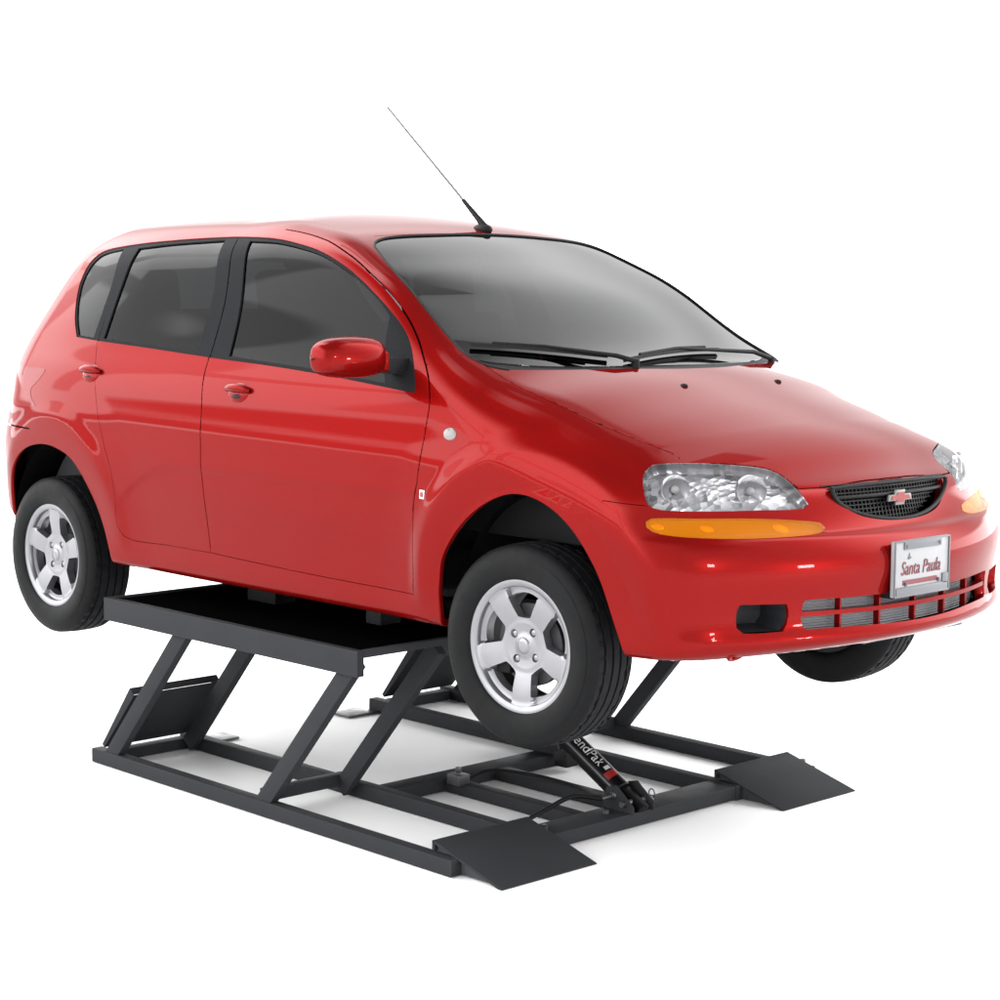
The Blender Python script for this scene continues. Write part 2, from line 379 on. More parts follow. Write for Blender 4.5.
def T(x,y):
    y2=y*y
    a,b,c=PV['ws']; k=a*sstep(1.0,2.0,x)
    ws=Zc(x+k*y2)-c*y2*sstep(1.8,1.2,x)-b*y2-.25*y2*y2*sstep(1.2,.8,x)
    h=PV['hd']; hd=Zh(x+h[0]*y2*sstep(2.3,3.1,x))-(h[1]+h[2]*sstep(2.9,2.5,x))*y2
    # union of roof/windscreen and bonnet (max) with small blend
    return -(-smax(ws,hd,.03))
def F(y,z):
    a=np.abs(y)
    lip=.012*sstep(1.056,1.034,z)-.004+.011*np.exp(-((z-.770)/.026)**2)
    return Fx(z)+lip-(PV['F2'][0]*a**2+PV['F2'][1]*a**4)
def R(y,z):
    a=np.abs(y)
    return Rx(z)+PV['R2'][0]*a**2+PV['R2'][1]*a**4
def Zb(x,y):
    q=PV['zb']; return q[0]+(q[1]-q[3]*y*y)*sstep(2.6,3.2,x)+.125*sstep(-.08,-.36,x)
def field(P):
    x,y,z=P[...,0],P[...,1],P[...,2]; a=np.abs(y)
    s=a-Y(x,z); t=z-T(x,y); fr=x-F(y,z); re=R(y,z)-x; b=Zb(x,y)-z
    q=PV['rr']; rs=q[0]+(q[1]-q[0])*sstep(2.1,2.6,x)+(q[2]-q[0])*sstep(1.5,1.1,x)
    t=t*.9
    v=smax(s*.93,t,rs)
    w=smax(fr,v,q[3])
    w=smax(w,re,q[4])
    w=smax(w,b,.03)
    return w
def normal(P,e=1.5e-3):
    n=np.zeros(P.shape)
    for i in range(3):
        q=P.copy();q[...,i]+=e;p=P.copy();p[...,i]-=e
        n[...,i]=(field(q)-field(p))/(2*e)
    return n/np.linalg.norm(n,axis=-1,keepdims=True)
def march(O,D,tmax=3.0,it=44):
    """first exit along the ray from inside"""
    # coarse scan
    n=64; lo=np.zeros(len(O)); hi=np.full(len(O),tmax); found=np.zeros(len(O),bool)
    prev=np.zeros(len(O))
    for k in range(1,n+1):
        t=tmax*k/n; v=field(O+D*t)
        new=(v>0)&~found; lo=np.where(new,prev,lo); hi=np.where(new,t,hi); found|=new; prev=np.full(len(O),t)
    for _ in range(it):
        m=(lo+hi)/2; v=field(O+D*m[:,None]); lo=np.where(v<0,m,lo); hi=np.where(v<0,hi,m)
    return O+D*((lo+hi)/2)[:,None]
def grid(N=1.0):
    """half shell y<=0: returns verts, quads. box faces welded by shared param."""
    # box in normalised coords: x in [x0,x1], y in[-w,0], z in[z0,z1]
    x0,x1=-.62,3.27; w=.80; z0,z1=.52,1.95
    nx=int(280*N); ny=int(52*N); nz=int(104*N)
    ys=np.linspace(-w,0,ny+1); zs=np.linspace(z0,z1,nz+1); xs=np.linspace(x0,x1,nx+1)
    verts=[];idx={}
    def vid(i,j,k):
        key=(i,j,k)
        if key not in idx:
            idx[key]=len(verts); verts.append((xs[i],ys[j],zs[k]))
        return idx[key]
    quads=[]
    for i in range(nx):
        for k in range(nz): quads.append((vid(i,0,k),vid(i+1,0,k),vid(i+1,0,k+1),vid(i,0,k+1)))
        for j in range(ny): quads.append((vid(i,j,nz),vid(i+1,j,nz),vid(i+1,j+1,nz),vid(i,j+1,nz)))
    for j in range(ny):
        for k in range(nz):
            quads.append((vid(nx,j,k),vid(nx,j+1,k),vid(nx,j+1,k+1),vid(nx,j,k+1)))
            quads.append((vid(0,j+1,k),vid(0,j,k),vid(0,j,k+1),vid(0,j+1,k+1)))
    B=np.array(verts)
    # core
    O=np.empty_like(B)
    O[:,0]=np.clip(1.25+(B[:,0]-1.32)*.80,-.2,2.75)
    O[:,1]=B[:,1]*.35
    zc=1.10+.22*np.exp(-((B[:,0]-.9)/1.2)**2)
    O[:,2]=zc+(B[:,2]-1.3)*.18*1.0
    Bz=B.copy()
    # box top follows a coarse profile so directions stay natural
    D=Bz-O; D/=np.linalg.norm(D,axis=1,keepdims=True)
    V=march(O,D)
    V[:,1]=np.where(B[:,1]==0,0,V[:,1])
    return V,np.array(quads)

# ------------------------------------------------------------------ the car
CAR = thing('hatchback_car', 'red five-door hatchback with silver five-spoke wheels, raised off the ground on the dark lift', 'car', (1.25, 0, .70))
CAR_OFF = Vector((1.25, 0, .70))
def car_part(name, mb_or_me, material, parent=None, **kw):
    """adds a part of the car given in world coordinates"""
    o = mb_or_me.build(name, material, None, **kw) if isinstance(mb_or_me, MB) else link_mesh(name, mb_or_me, material)
    o.parent = parent or CAR
    if o.parent is CAR: o.matrix_parent_inverse = Matrix.Translation(-CAR_OFF)
    return o

def spline(pts, step=.02, closed=False):
    """Catmull-Rom through the points, resampled"""
    P = np.array(pts, float); n = len(P); out = []
    for i in range(n if closed else n - 1):
        if closed: p0, p1, p2, p3 = P[i - 1], P[i], P[(i + 1) % n], P[(i + 2) % n]
        else: p0, p1, p2, p3 = P[max(i - 1, 0)], P[i], P[i + 1], P[min(i + 2, n - 1)]
        L = np.linalg.norm(p2 - p1); k = max(1, int(round(L / step)))
        d1, d2 = np.linalg.norm(p1 - p0) + 1e-9, np.linalg.norm(p3 - p2) + 1e-9
        m1 = (p2 - p0) * L / (L + d1) if d1 > 1e-6 else p2 - p1
        m2 = (p3 - p1) * L / (L + d2) if d2 > 1e-6 else p2 - p1
        for j in range(k):
            t = j / k
            out.append((2 * t ** 3 - 3 * t * t + 1) * p1 + (t ** 3 - 2 * t * t + t) * m1 + (-2 * t ** 3 + 3 * t * t) * p2 + (t ** 3 - t * t) * m2)
    if not closed: out.append(P[-1])
    return [tuple(p) for p in out]
def lines(*runs):
    """joins several runs of points (each smoothed on its own) into one closed outline with corners between runs"""
    out = []
    for r in runs:
        s = spline(r) if len(r) > 1 else [tuple(r[0])]
        if out and np.linalg.norm(np.array(out[-1]) - np.array(s[0])) < 1e-4: s = s[1:]
        out += s
    if np.linalg.norm(np.array(out[-1]) - np.array(out[0])) < 1e-4: out.pop()
    return out

V0, Q0 = grid(1.0)
hb = bmesh.new()
bv = [hb.verts.new(v) for v in V0]
for q in Q0:
    try: hb.faces.new([bv[i] for i in q])
    except ValueError: pass
PART = hb.faces.layers.int.new('part')
PARTS = ['body']

def in_poly(poly, pts):
    poly = np.array(poly); x, y = pts[:, 0], pts[:, 1]; r = np.zeros(len(pts), bool)
    a = poly; b = np.roll(poly, -1, 0)
    for (x1, y1), (x2, y2) in zip(a, b):
        c = (y1 > y) != (y2 > y)
        if abs(y2 - y1) > 1e-12: r ^= c & (x < (x2 - x1) * (y - y1) / (y2 - y1) + x1)
    return r
def basis(d):
    d = Vector(d).normalized()
    if abs(d.z) > .95: e1 = Vector((1, 0, 0))
    else: e1 = Vector((0, 0, 1)).cross(d).normalized()
    e1 = (e1 - d * e1.dot(d)).normalized(); e2 = d.cross(e1)
    return d, e1, e2
def cut(name, poly3, d, allowed=('body',), filt=None):
    """marks as part `name` every face whose centre lies inside the outline seen along d, after cutting faces along the outline"""
    d, e1, e2 = basis(d)
    poly = [(Vector(p).dot(e1), Vector(p).dot(e2)) for p in poly3]
    if name not in PARTS: PARTS.append(name)
    pid = PARTS.index(name); ok = {PARTS.index(a) for a in allowed}
    xs = [p[0] for p in poly]; ys = [p[1] for p in poly]
    x0, x1, y0, y1 = min(xs) - .03, max(xs) + .03, min(ys) - .03, max(ys) + .03
    cell = .05; bins = {}
    def box(f):
        u = [v.co.dot(e1) for v in f.verts]; w = [v.co.dot(e2) for v in f.verts]
        return min(u), max(u), min(w), max(w)
    boxes = {}
    def add(f):
        b = box(f)
        if b[1] < x0 or b[0] > x1 or b[3] < y0 or b[2] > y1: return
        if filt and not filt(f.calc_center_median()): return
        boxes[f] = b
        for i in range(int(math.floor(b[0] / cell)), int(math.floor(b[1] / cell)) + 1):
            for j in range(int(math.floor(b[2] / cell)), int(math.floor(b[3] / cell)) + 1):
                bins.setdefault((i, j), set()).add(f)
    for f in hb.faces:
        if f[PART] in ok: add(f)
    n = len(poly)
    for k in range(n):
        a, b = poly[k], poly[(k + 1) % n]
        sx0, sx1, sy0, sy1 = min(a[0], b[0]) - 1e-5, max(a[0], b[0]) + 1e-5, min(a[1], b[1]) - 1e-5, max(a[1], b[1]) + 1e-5
        nx, ny = -(b[1] - a[1]), b[0] - a[0]; L = math.hypot(nx, ny)
        if L < 1e-7: continue
        sel = set()
        for i in range(int(math.floor(sx0 / cell)), int(math.floor(sx1 / cell)) + 1):
            for j in range(int(math.floor(sy0 / cell)), int(math.floor(sy1 / cell)) + 1):
                dead = []
                for f in bins.get((i, j), ()):
                    if not f.is_valid: dead.append(f); continue
                    q = boxes.get(f)
                    if q and not (q[1] < sx0 or q[0] > sx1 or q[3] < sy0 or q[2] > sy1): sel.add(f)
                for f in dead: bins[(i, j)].discard(f)
        if not sel: continue
        ed = {e for f in sel for e in f.edges}; ve = {v for f in sel for v in f.verts}
        res = bmesh.ops.bisect_plane(hb, geom=list(ve) + list(ed) + list(sel), dist=2e-5,
                                     plane_co=e1 * a[0] + e2 * a[1], plane_no=e1 * (nx / L) + e2 * (ny / L))
        for f in list(sel):
            if not f.is_valid: boxes.pop(f, None)
        for g in res['geom']:
            if isinstance(g, bmesh.types.BMFace): add(g)
    fs = [f for f in hb.faces if f[PART] in ok and (not filt or filt(f.calc_center_median()))]
    if not fs: return
    c = np.array([[f.calc_center_median().dot(e1), f.calc_center_median().dot(e2)] for f in fs])
    for f, i in zip(fs, in_poly(poly, c)):
        if i: f[PART] = pid

right = lambda c: c.y < -.25
fore = lambda c: c.x > 2.2
XZ = (0, -1, 0)
def xz(pts): return [(p[0], 0, p[1]) for p in pts]
def xy(pts): return [(p[0], p[1], 0) for p in pts]

# outlines on the body, metres
ARCH_F = [(2.172, .60), (2.172, .791), (2.176, .82), (2.203, .913), (2.279, 1.008), (2.388, 1.089), (2.503, 1.129), (2.611, 1.115), (2.714, 1.053), (2.792, .946), (2.837, .814), (2.868, .721), (2.88, .60)]
ARCH_R = [(.447, .60), (.447, .717), (.441, .76), (.380, .934), (.268, 1.062), (.140, 1.105), (.018, 1.109), (-.12, 1.075), (-.215, 1.00), (-.262, .90), (-.275, .80), (-.27, .60)]
FDOOR_FRONT = [(2.062, .793), (2.073, .867), (2.084, .982), (2.095, 1.077), (2.109, 1.131), (2.119, 1.196), (2.132, 1.284), (2.137, 1.356), (2.115, 1.411), (2.088, 1.445), (2.038, 1.495), (1.994, 1.537), (1.904, 1.609), (1.797, 1.677), (1.677, 1.737), (1.556, 1.790), (1.403, 1.839), (1.161, 1.876), (.900, 1.890)]
BSHUT = [(.900, 1.890), (.931, 1.843), (1.002, 1.660), (1.011, 1.466), (1.016, 1.408), (1.031, 1.318), (1.037, 1.197), (1.038, 1.072), (1.042, .949), (1.044, .815)]
SILL_F = [(1.044, .812), (1.268, .805), (1.637, .797), (2.062, .793)]
SILL_R = [(.545, .818), (.60, .808), (.80, .812), (1.044, .812)]
RDOOR_REAR = [(.545, .818), (.512, .855), (.517, .944), (.505, 1.049), (.467, 1.134), (.417, 1.254), (.365, 1.391), (.318, 1.487), (.316, 1.56), (.318, 1.70), (.335, 1.80), (.40, 1.876)]
RDOOR_TOP = [(.40, 1.876), (.465, 1.882), (.733, 1.892), (.900, 1.890)]
DLO_TOP = [(.166, 1.501), (.113, 1.561), (.070, 1.633), (.045, 1.705), (.056, 1.769), (.105, 1.808), (.269, 1.830), (.554, 1.847), (.839, 1.855), (.985, 1.854), (1.155, 1.846), (1.304, 1.826), (1.421, 1.803), (1.538, 1.767), (1.654, 1.720), (1.775, 1.660), (1.864, 1.609), (1.939, 1.558), (1.990, 1.508), (2.031, 1.451), (2.056, 1.409), (2.062, 1.386)]
DLO_BOT = [(2.062, 1.386), (1.976, 1.393), (1.802, 1.408), (1.553, 1.427), (1.298, 1.442), (1.093, 1.451), (.942, 1.459), (.631, 1.476), (.329, 1.491), (.166, 1.501)]
QGLASS = [[(.172, 1.509), (.125, 1.561), (.081, 1.633), (.058, 1.704), (.075, 1.764), (.118, 1.798), (.255, 1.819)], [(.255, 1.819), (.288, 1.70), (.285, 1.60), (.278, 1.503)], [(.278, 1.503), (.172, 1.509)]]
RGLASS = [[(.345, 1.501), (.352, 1.60), (.361, 1.72), (.362, 1.822)], [(.362, 1.822), (.568, 1.836), (.857, 1.847)], [(.857, 1.847), (.926, 1.669), (.931, 1.477)], [(.931, 1.477), (.627, 1.488), (.345, 1.501)]]
FGLASS = [[(1.112, 1.464), (1.090, 1.644), (1.012, 1.842)], [(1.012, 1.842), (1.167, 1.835), (1.314, 1.815), (1.429, 1.792), (1.545, 1.755), (1.661, 1.709), (1.781, 1.649), (1.849, 1.606)], [(1.849, 1.606), (1.868, 1.507), (1.915, 1.410)], [(1.915, 1.410), (1.737, 1.424), (1.547, 1.440), (1.291, 1.454), (1.112, 1.464)]]
WS_TOP = [(1.552, .06), (1.550, -.10), (1.544, -.254), (1.531, -.38), (1.528, -.455), (1.545, -.508), (1.579, -.539)]
WS_SIDE = [(1.579, -.539), (1.727, -.592), (1.899, -.630), (2.070, -.657), (2.130, -.668), (2.183, -.667), (2.238, -.652), (2.275, -.620)]
WS_BOT = [(2.275, -.620), (2.361, -.435), (2.430, -.25), (2.470, -.10), (2.478, .06)]
COWL_TOP = [(2.43, .06), (2.42, -.10), (2.375, -.30), (2.296, -.50), (2.215, -.622), (2.165, -.668)]
HOOD_SIDE = [(2.20, -.663), (2.370, -.668), (2.578, -.657), (2.732, -.639), (2.824, -.618), (2.935, -.581)]
HEAD_TOP = [(2.935, -.581, 1.236), (3.009, -.461, 1.224), (3.054, -.385, 1.210), (3.087, -.362, 1.188), (3.137, -.358, 1.149), (3.158, -.353, 1.123)]
HEADLIGHT = [[(2.880, -.700, 1.212), (2.884, -.676, 1.228), (2.935, -.592, 1.232), (3.009, -.461, 1.224), (3.054, -.385, 1.210), (3.087, -.362, 1.188), (3.137, -.358, 1.149), (3.160, -.353, 1.123)],
             [(3.160, -.353, 1.123), (3.158, -.375, 1.112), (3.113, -.501, 1.113), (3.034, -.651, 1.114), (2.964, -.731, 1.118), (2.935, -.746, 1.129), (2.913, -.739, 1.157), (2.892, -.722, 1.191), (2.880, -.700, 1.212)]]
AMBER = [(2.940, -.762, 1.086), (2.952, -.752, 1.095), (3.040, -.659, 1.0955), (3.110, -.52, 1.0915), (3.168, -.399, 1.082), (3.190, -.338, 1.073), (3.199, -.328, 1.060), (3.202, -.348, 1.050), (3.186, -.420, 1.045), (3.160, -.50, 1.0435), (3.090, -.635, 1.0455), (2.982, -.749, 1.056), (2.946, -.765, 1.072)]
GRILLE = [[(3.232, .05, 1.062), (3.231, -.079, 1.066), (3.214, -.177, 1.082), (3.194, -.231, 1.107), (3.174, -.260, 1.134), (3.152, -.272, 1.156)], [(3.152, -.272, 1.156), (3.160, -.20, 1.160), (3.172, -.047, 1.167), (3.172, .05, 1.168)]]
FOG = [[(3.133, -.606, .874), (3.191, -.482, .870)], [(3.191, -.482, .870), (3.191, -.472, .85), (3.191, -.474, .82), (3.184, -.490, .797)], [(3.184, -.490, .797), (3.134, -.596, .798), (3.129, -.612, .812), (3.13, -.613, .86), (3.133, -.606, .874)]]
INTAKE = [[(3.27, .05, .8715), (3.245, -.295, .875), (3.206, -.430, .876), (3.203, -.436, .868)], [(3.203, -.436, .868), (3.203, -.436, .806), (3.206, -.425, .798)], [(3.206, -.425, .798), (3.245, -.290, .796), (3.27, -.10, .790), (3.27, .05, .789)]]
TAIL = [(-.135, -.779, 1.383), (.015, -.806, 1.380), (-.010, -.814, 1.348), (-.070, -.805, 1.301), (-.045, -.813, 1.266), (-.012, -.820, 1.246), (-.165, -.790, 1.240), (-.35, -.72, 1.25), (-.35, -.72, 1.39)]
RSEAM = [(-.70, 1.165), (-.242, 1.163), (-.05, 1.161)]

arch_f, arch_r = xz(lines(ARCH_F)), xz(lines(ARCH_R))
cut('opening', arch_f, XZ, filt=right)
cut('opening', arch_r, XZ, filt=right)
cut('opening', lines(*GRILLE) + [(3.26, .05, 1.10)][:0], (1, 0, .2), filt=fore)
cut('opening', lines(*FOG), (1, -.4, 0), filt=fore)
cut('opening', lines(*INTAKE), (1, 0, 0), filt=fore)
cut('headlight', lines(*HEADLIGHT), (1, -.7, .1), filt=fore)
cut('turn_signal', spline(AMBER, .02, True), (1, -.7, .1), filt=fore)
cut('windscreen', xy(lines(WS_TOP, WS_SIDE, WS_BOT)), (0, 0, 1), filt=lambda c: c.z > 1.40)
cut('cowl', xy(lines(COWL_TOP, [(2.165, -.668), (2.165, -.80), (2.6, -.80), (2.6, .06), (2.43, .06)])), (0, 0, 1), allowed=('windscreen',), filt=lambda c: c.z > 1.40)
HOOD = lines(xy([(p[0], p[1]) for p in WS_BOT][::-1]), xy([(2.275, -.620), (2.20, -.663)]))
cut('bonnet', xy(lines([(2.479, .06), (2.47, -.10), (2.43, -.25), (2.361, -.435), (2.275, -.620)], [(2.275, -.620), (2.20, -.663)], HOOD_SIDE)) +
    [(p[0] + .0, p[1], 0) for p in spline([(2.935, -.581), (3.009, -.463), (3.054, -.387), (3.087, -.364), (3.130, -.358)])][1:] + [(3.152, -.272, 0), (3.160, -.20, 0), (3.168, -.047, 0), (3.168, .06, 0)], (0, 0, 1),
    filt=lambda c: c.z > 1.12 and c.x > 2.1)
for f_ in hb.faces:                      # slivers between bonnet edge and lamp belong to the bonnet
    if f_[PART] == 0:
        c_ = f_.calc_center_median()
        if c_.x > 2.6 and c_.y > -.60 and c_.z > 1.172: f_[PART] = PARTS.index('bonnet')
cut('front_door', xz(lines(FDOOR_FRONT, BSHUT, SILL_F)), XZ, filt=right)
cut('rear_door', xz(lines(RDOOR_REAR, RDOOR_TOP, BSHUT, SILL_R[::-1])), XZ, filt=right)
dlo = xz(lines(DLO_TOP, DLO_BOT))
cut('front_window_frame', dlo, XZ, allowed=('front_door',), filt=right)
cut('rear_window_frame', dlo, XZ, allowed=('rear_door',), filt=right)
cut('quarter_window_frame', dlo, XZ, allowed=('body',), filt=right)
for f_ in hb.faces:                      # the strip of roof frame above the rear door glass stays with the body
    if f_[PART] == PARTS.index('rear_door') and f_.calc_center_median().z > 1.75: f_[PART] = 0
cut('front_window', xz(lines(*FGLASS)), XZ, allowed=('front_window_frame',), filt=right)
cut('rear_window', xz(lines(*RGLASS)), XZ, allowed=('rear_window_frame',), filt=right)
cut('quarter_window', xz(lines(*QGLASS)), XZ, allowed=('quarter_window_frame',), filt=right)
cut('fender', xz(lines(FDOOR_FRONT[:9], [(2.115, 1.411), (2.063, 1.462), (2.13, 1.492), (2.20, 1.53)], [(2.20, 1.53), (3.5, 1.53), (3.5, .5), (2.062, .5), (2.062, .793)])), XZ, filt=right)
cut('front_bumper', xz([(2.74, .5), (2.752, 1.00), (2.82, 1.135), (2.93, 1.128), (2.96, 1.118), (3.16, 1.118), (3.16, 1.20), (3.5, 1.20), (3.5, .5)]), XZ, allowed=('body', 'fender'), filt=fore)
cut('fender', xz([(2.06, .5), (2.06, 1.6), (3.5, 1.6), (3.5, .5)]), XZ, filt=lambda c: c.x > 2.5 and c.y < -.3)
cut('tail_light', lines(TAIL), (-.35, -1, 0), filt=lambda c: c.x < .3 and c.y < -.3)
cut('rear_bumper', xz(lines(RSEAM, [(-.05, 1.161), (.0, 1.10), (.0, .5), (-.8, .5), (-.8, 1.165), (-.70, 1.165)])), XZ)
cut('rear_windscreen', [(0, .06, 1.44), (0, -.50, 1.45), (0, -.56, 1.52), (0, -.50, 1.76), (0, -.44, 1.80), (0, .06, 1.815)], (-1, 0, 0), filt=lambda c: c.x < .2)

# shut lines: outlines whose two sides get a real gap
GAPS = [xz(spline(FDOOR_FRONT[:-1])), xz(spline(BSHUT[1:])), xz(spline(SILL_F)), xz(spline(SILL_R)), xz(spline(RDOOR_REAR[:9])),
        xz(spline([(-.70, 1.165), (-.242, 1.163), (-.05, 1.161)])), xz([(2.82, 1.135), (2.93, 1.128)])]
GAPS_TOP = [xy(spline(HOOD_SIDE)), xy(spline([(2.063, -.740), (2.10, -.712), (2.137, -.686), (2.19, -.667)])), xy(spline([(2.935, -.581), (3.009, -.463), (3.054, -.387), (3.087, -.364), (3.130, -.358), (3.152, -.272), (3.160, -.20), (3.168, -.047), (3.168, .06)]))]
def near(P, polys, drop):
    keep = [i for i in range(3) if i != drop]; best = np.full(len(P), 9.)
    for pl in polys:
        A = np.array(pl)[:, keep]; q = P[:, keep]
        for a, b in zip(A[:-1], A[1:]):
            d = b - a; t = np.clip(((q - a) @ d) / (d @ d + 1e-12), 0, 1)
            best = np.minimum(best, np.linalg.norm(q - a - t[:, None] * d, axis=1))
    return best

hb.verts.index_update(); hb.faces.index_update()
ALLP = np.array([v.co for v in hb.verts])
for _ in range(2):                       # cut points back onto the true surface
    e = 1e-3; g = np.stack([(field(ALLP + e * np.eye(3)[i]) - field(ALLP - e * np.eye(3)[i])) / (2 * e) for i in range(3)], 1)
    st = field(ALLP)[:, None] * g / (g * g).sum(1, keepdims=True); st[:, 1] = np.where(np.abs(ALLP[:, 1]) < 1e-6, 0, st[:, 1])
    ALLP = ALLP - np.clip(st, -.004, .004)
NRM = normal(ALLP)
mid_ = np.abs(ALLP[:, 1]) < 1e-6
NRM[mid_, 1] = 0; NRM /= np.linalg.norm(NRM, axis=1, keepdims=True)
FACES = {}
for f in hb.faces: FACES.setdefault(PARTS[f[PART]], []).append([v.index for v in f.verts])

def panel(name, part, material, parent=None, both=True, offset=0., skirt=.014, mirror=False, gap=.0028, thick=False):
    """builds one panel: surface, gap at shut lines, edge turned inwards. both: right and left halves in one mesh; mirror: the left copy"""
    fs = [f for p in ([part] if isinstance(part, str) else part) for f in FACES[p]]
    ids = sorted({i for f in fs for i in f}); mp = {i: k for k, i in enumerate(ids)}
    P = ALLP[ids].copy(); N = NRM[ids].copy(); F = [[mp[i] for i in f] for f in fs]
    cnt = {}
    for f in F:
        for a, b in zip(f, f[1:] + f[:1]): cnt[(a, b)] = 1
    bd = [(a, b) for (a, b) in cnt if (b, a) not in cnt and not (abs(P[a, 1]) < 1e-5 and abs(P[b, 1]) < 1e-5)]
    P0 = P.copy()
    inn = np.zeros_like(P)
    for a, b in bd:
        d = P[b] - P[a]; w = np.cross(N[a] + N[b], d); l = np.linalg.norm(w)
        if l > 1e-12: w /= l; inn[a] += w; inn[b] += w
    bset = np.array(sorted({i for e in bd for i in e}), int)
    if gap and len(bset):
        fine = near(P0[bset], [xz(spline(RDOOR_REAR[:9])), xz(spline(SILL_F)), xz(spline(SILL_R)), xz([(2.82, 1.135), (2.93, 1.128)])], 1) < .006
        m = np.minimum(near(P0[bset], GAPS, 1) + np.where(P0[bset][:, 1] < -.25, 0, 9), near(P0[bset], GAPS_TOP, 2) + np.where(P0[bset][:, 2] > 1.10, 0, 9)) < .006
        mv = bset[m]; l = np.linalg.norm(inn[mv], axis=1, keepdims=True) + 1e-9
        st = inn[mv] / l * gap * np.where(fine[m], .42, 1.)[:, None]; st[np.abs(P0[mv, 1]) < 1e-5, 1] = 0; P[mv] += st
    P = P + N * offset
    verts = list(P); nor = list(N)
    faces = [list(f) for f in F]
    if skirt:
        top, bot = {}, {}
        for i in bset:
            top[i] = len(verts); verts.append(P[i]); nor.append(-inn[i] / (np.linalg.norm(inn[i]) + 1e-9) * .8 + N[i] * .6)
            bot[i] = len(verts); verts.append(P[i] - N[i] * skirt + inn[i] / (np.linalg.norm(inn[i]) + 1e-9) * skirt * .12); nor.append(-inn[i] / (np.linalg.norm(inn[i]) + 1e-9))
        for a, b in bd: faces.append([top[b], top[a], bot[a], bot[b]])
    verts = np.array(verts); nor = np.array(nor); nor /= np.linalg.norm(nor, axis=1, keepdims=True) + 1e-12
    if both or mirror:
        vm = verts * [1, -1, 1]; nm = nor * [1, -1, 1]
        if both:
            n = len(verts); zero = np.abs(verts[:, 1]) < 1e-6
            faces = faces + [[(i if zero[i] else i + n) for i in f[::-1]] for f in faces]
            verts = np.concatenate([verts, vm]); nor = np.concatenate([nor, nm])
        else: verts, nor, faces = vm, nm, [f[::-1] for f in faces]
    used = sorted({i for f in faces for i in f}); mp = {i: k for k, i in enumerate(used)}
    me = bpy.data.meshes.new(name); me.from_pydata(verts[used].tolist(), [], [[mp[i] for i in f] for f in faces]); me.update()
    for p in me.polygons: p.use_smooth = True
    me.normals_split_custom_set_from_vertices(nor[used].tolist())
    return car_part(name, me, material, parent)

BODY = panel('body', 'body', MATS['paint'], skirt=.022)
panel('front_bumper', 'front_bumper', MATS['paint'], skirt=.03)
panel('rear_bumper', 'rear_bumper', MATS['paint'])
panel('bonnet', 'bonnet', MATS['paint'])
WSCR = panel('windscreen', 'windscreen', MATS['screen_glass'], offset=-.003, skirt=.006, gap=0)
# thin black seal round the glass
sb = MB()
for sgn in (1, -1):
    pt = [(x, y * sgn, float(T(np.array(x), np.array(y)))) for x, y in spline([(1.550, 0), (1.550, -.10)] + WS_TOP[2:], .02) + spline(WS_SIDE, .02)[1:]]
    sb.tube([tuple(np.array(p) + normal(np.array([p]))[0] * -.001) for p in pt], .0042, 8)
car_part('windscreen_seal', sb, MATS['rubber'], WSCR, smooth=60)
panel('cowl', 'cowl', MATS['plastic'], offset=-.006)
panel('rear_windscreen', 'rear_windscreen', MATS['side_glass'], offset=-.002, skirt=.006)
DOORS = []
for s in (False, True):
    panel('fender', 'fender', MATS['paint'], both=False, mirror=s, skirt=.022)
    d = panel('door', 'front_door', MATS['paint'], both=False, mirror=s); DOORS.append(d)
    panel('window_frame', 'front_window_frame', MATS['trim'], d, both=False, mirror=s, offset=-.003)
    panel('window', 'front_window', MATS['side_glass'], d, both=False, mirror=s, offset=-.009, skirt=.004, gap=0)
    d = panel('door', 'rear_door', MATS['paint'], both=False, mirror=s); DOORS.append(d)
    panel('window_frame', 'rear_window_frame', MATS['trim'], d, both=False, mirror=s, offset=-.003)
    panel('window', 'rear_window', MATS['side_glass'], d, both=False, mirror=s, offset=-.009, skirt=.004, gap=0)
    q = panel('quarter_window', 'quarter_window', MATS['side_glass'], both=False, mirror=s, offset=-.007, skirt=.004, gap=0)
    panel('window_frame', 'quarter_window_frame', MATS['trim'], q, both=False, mirror=s, offset=-.003)
    panel('tail_light', 'tail_light', MATS['tail'], both=False, mirror=s, offset=.001, skirt=.006)
hb.free()

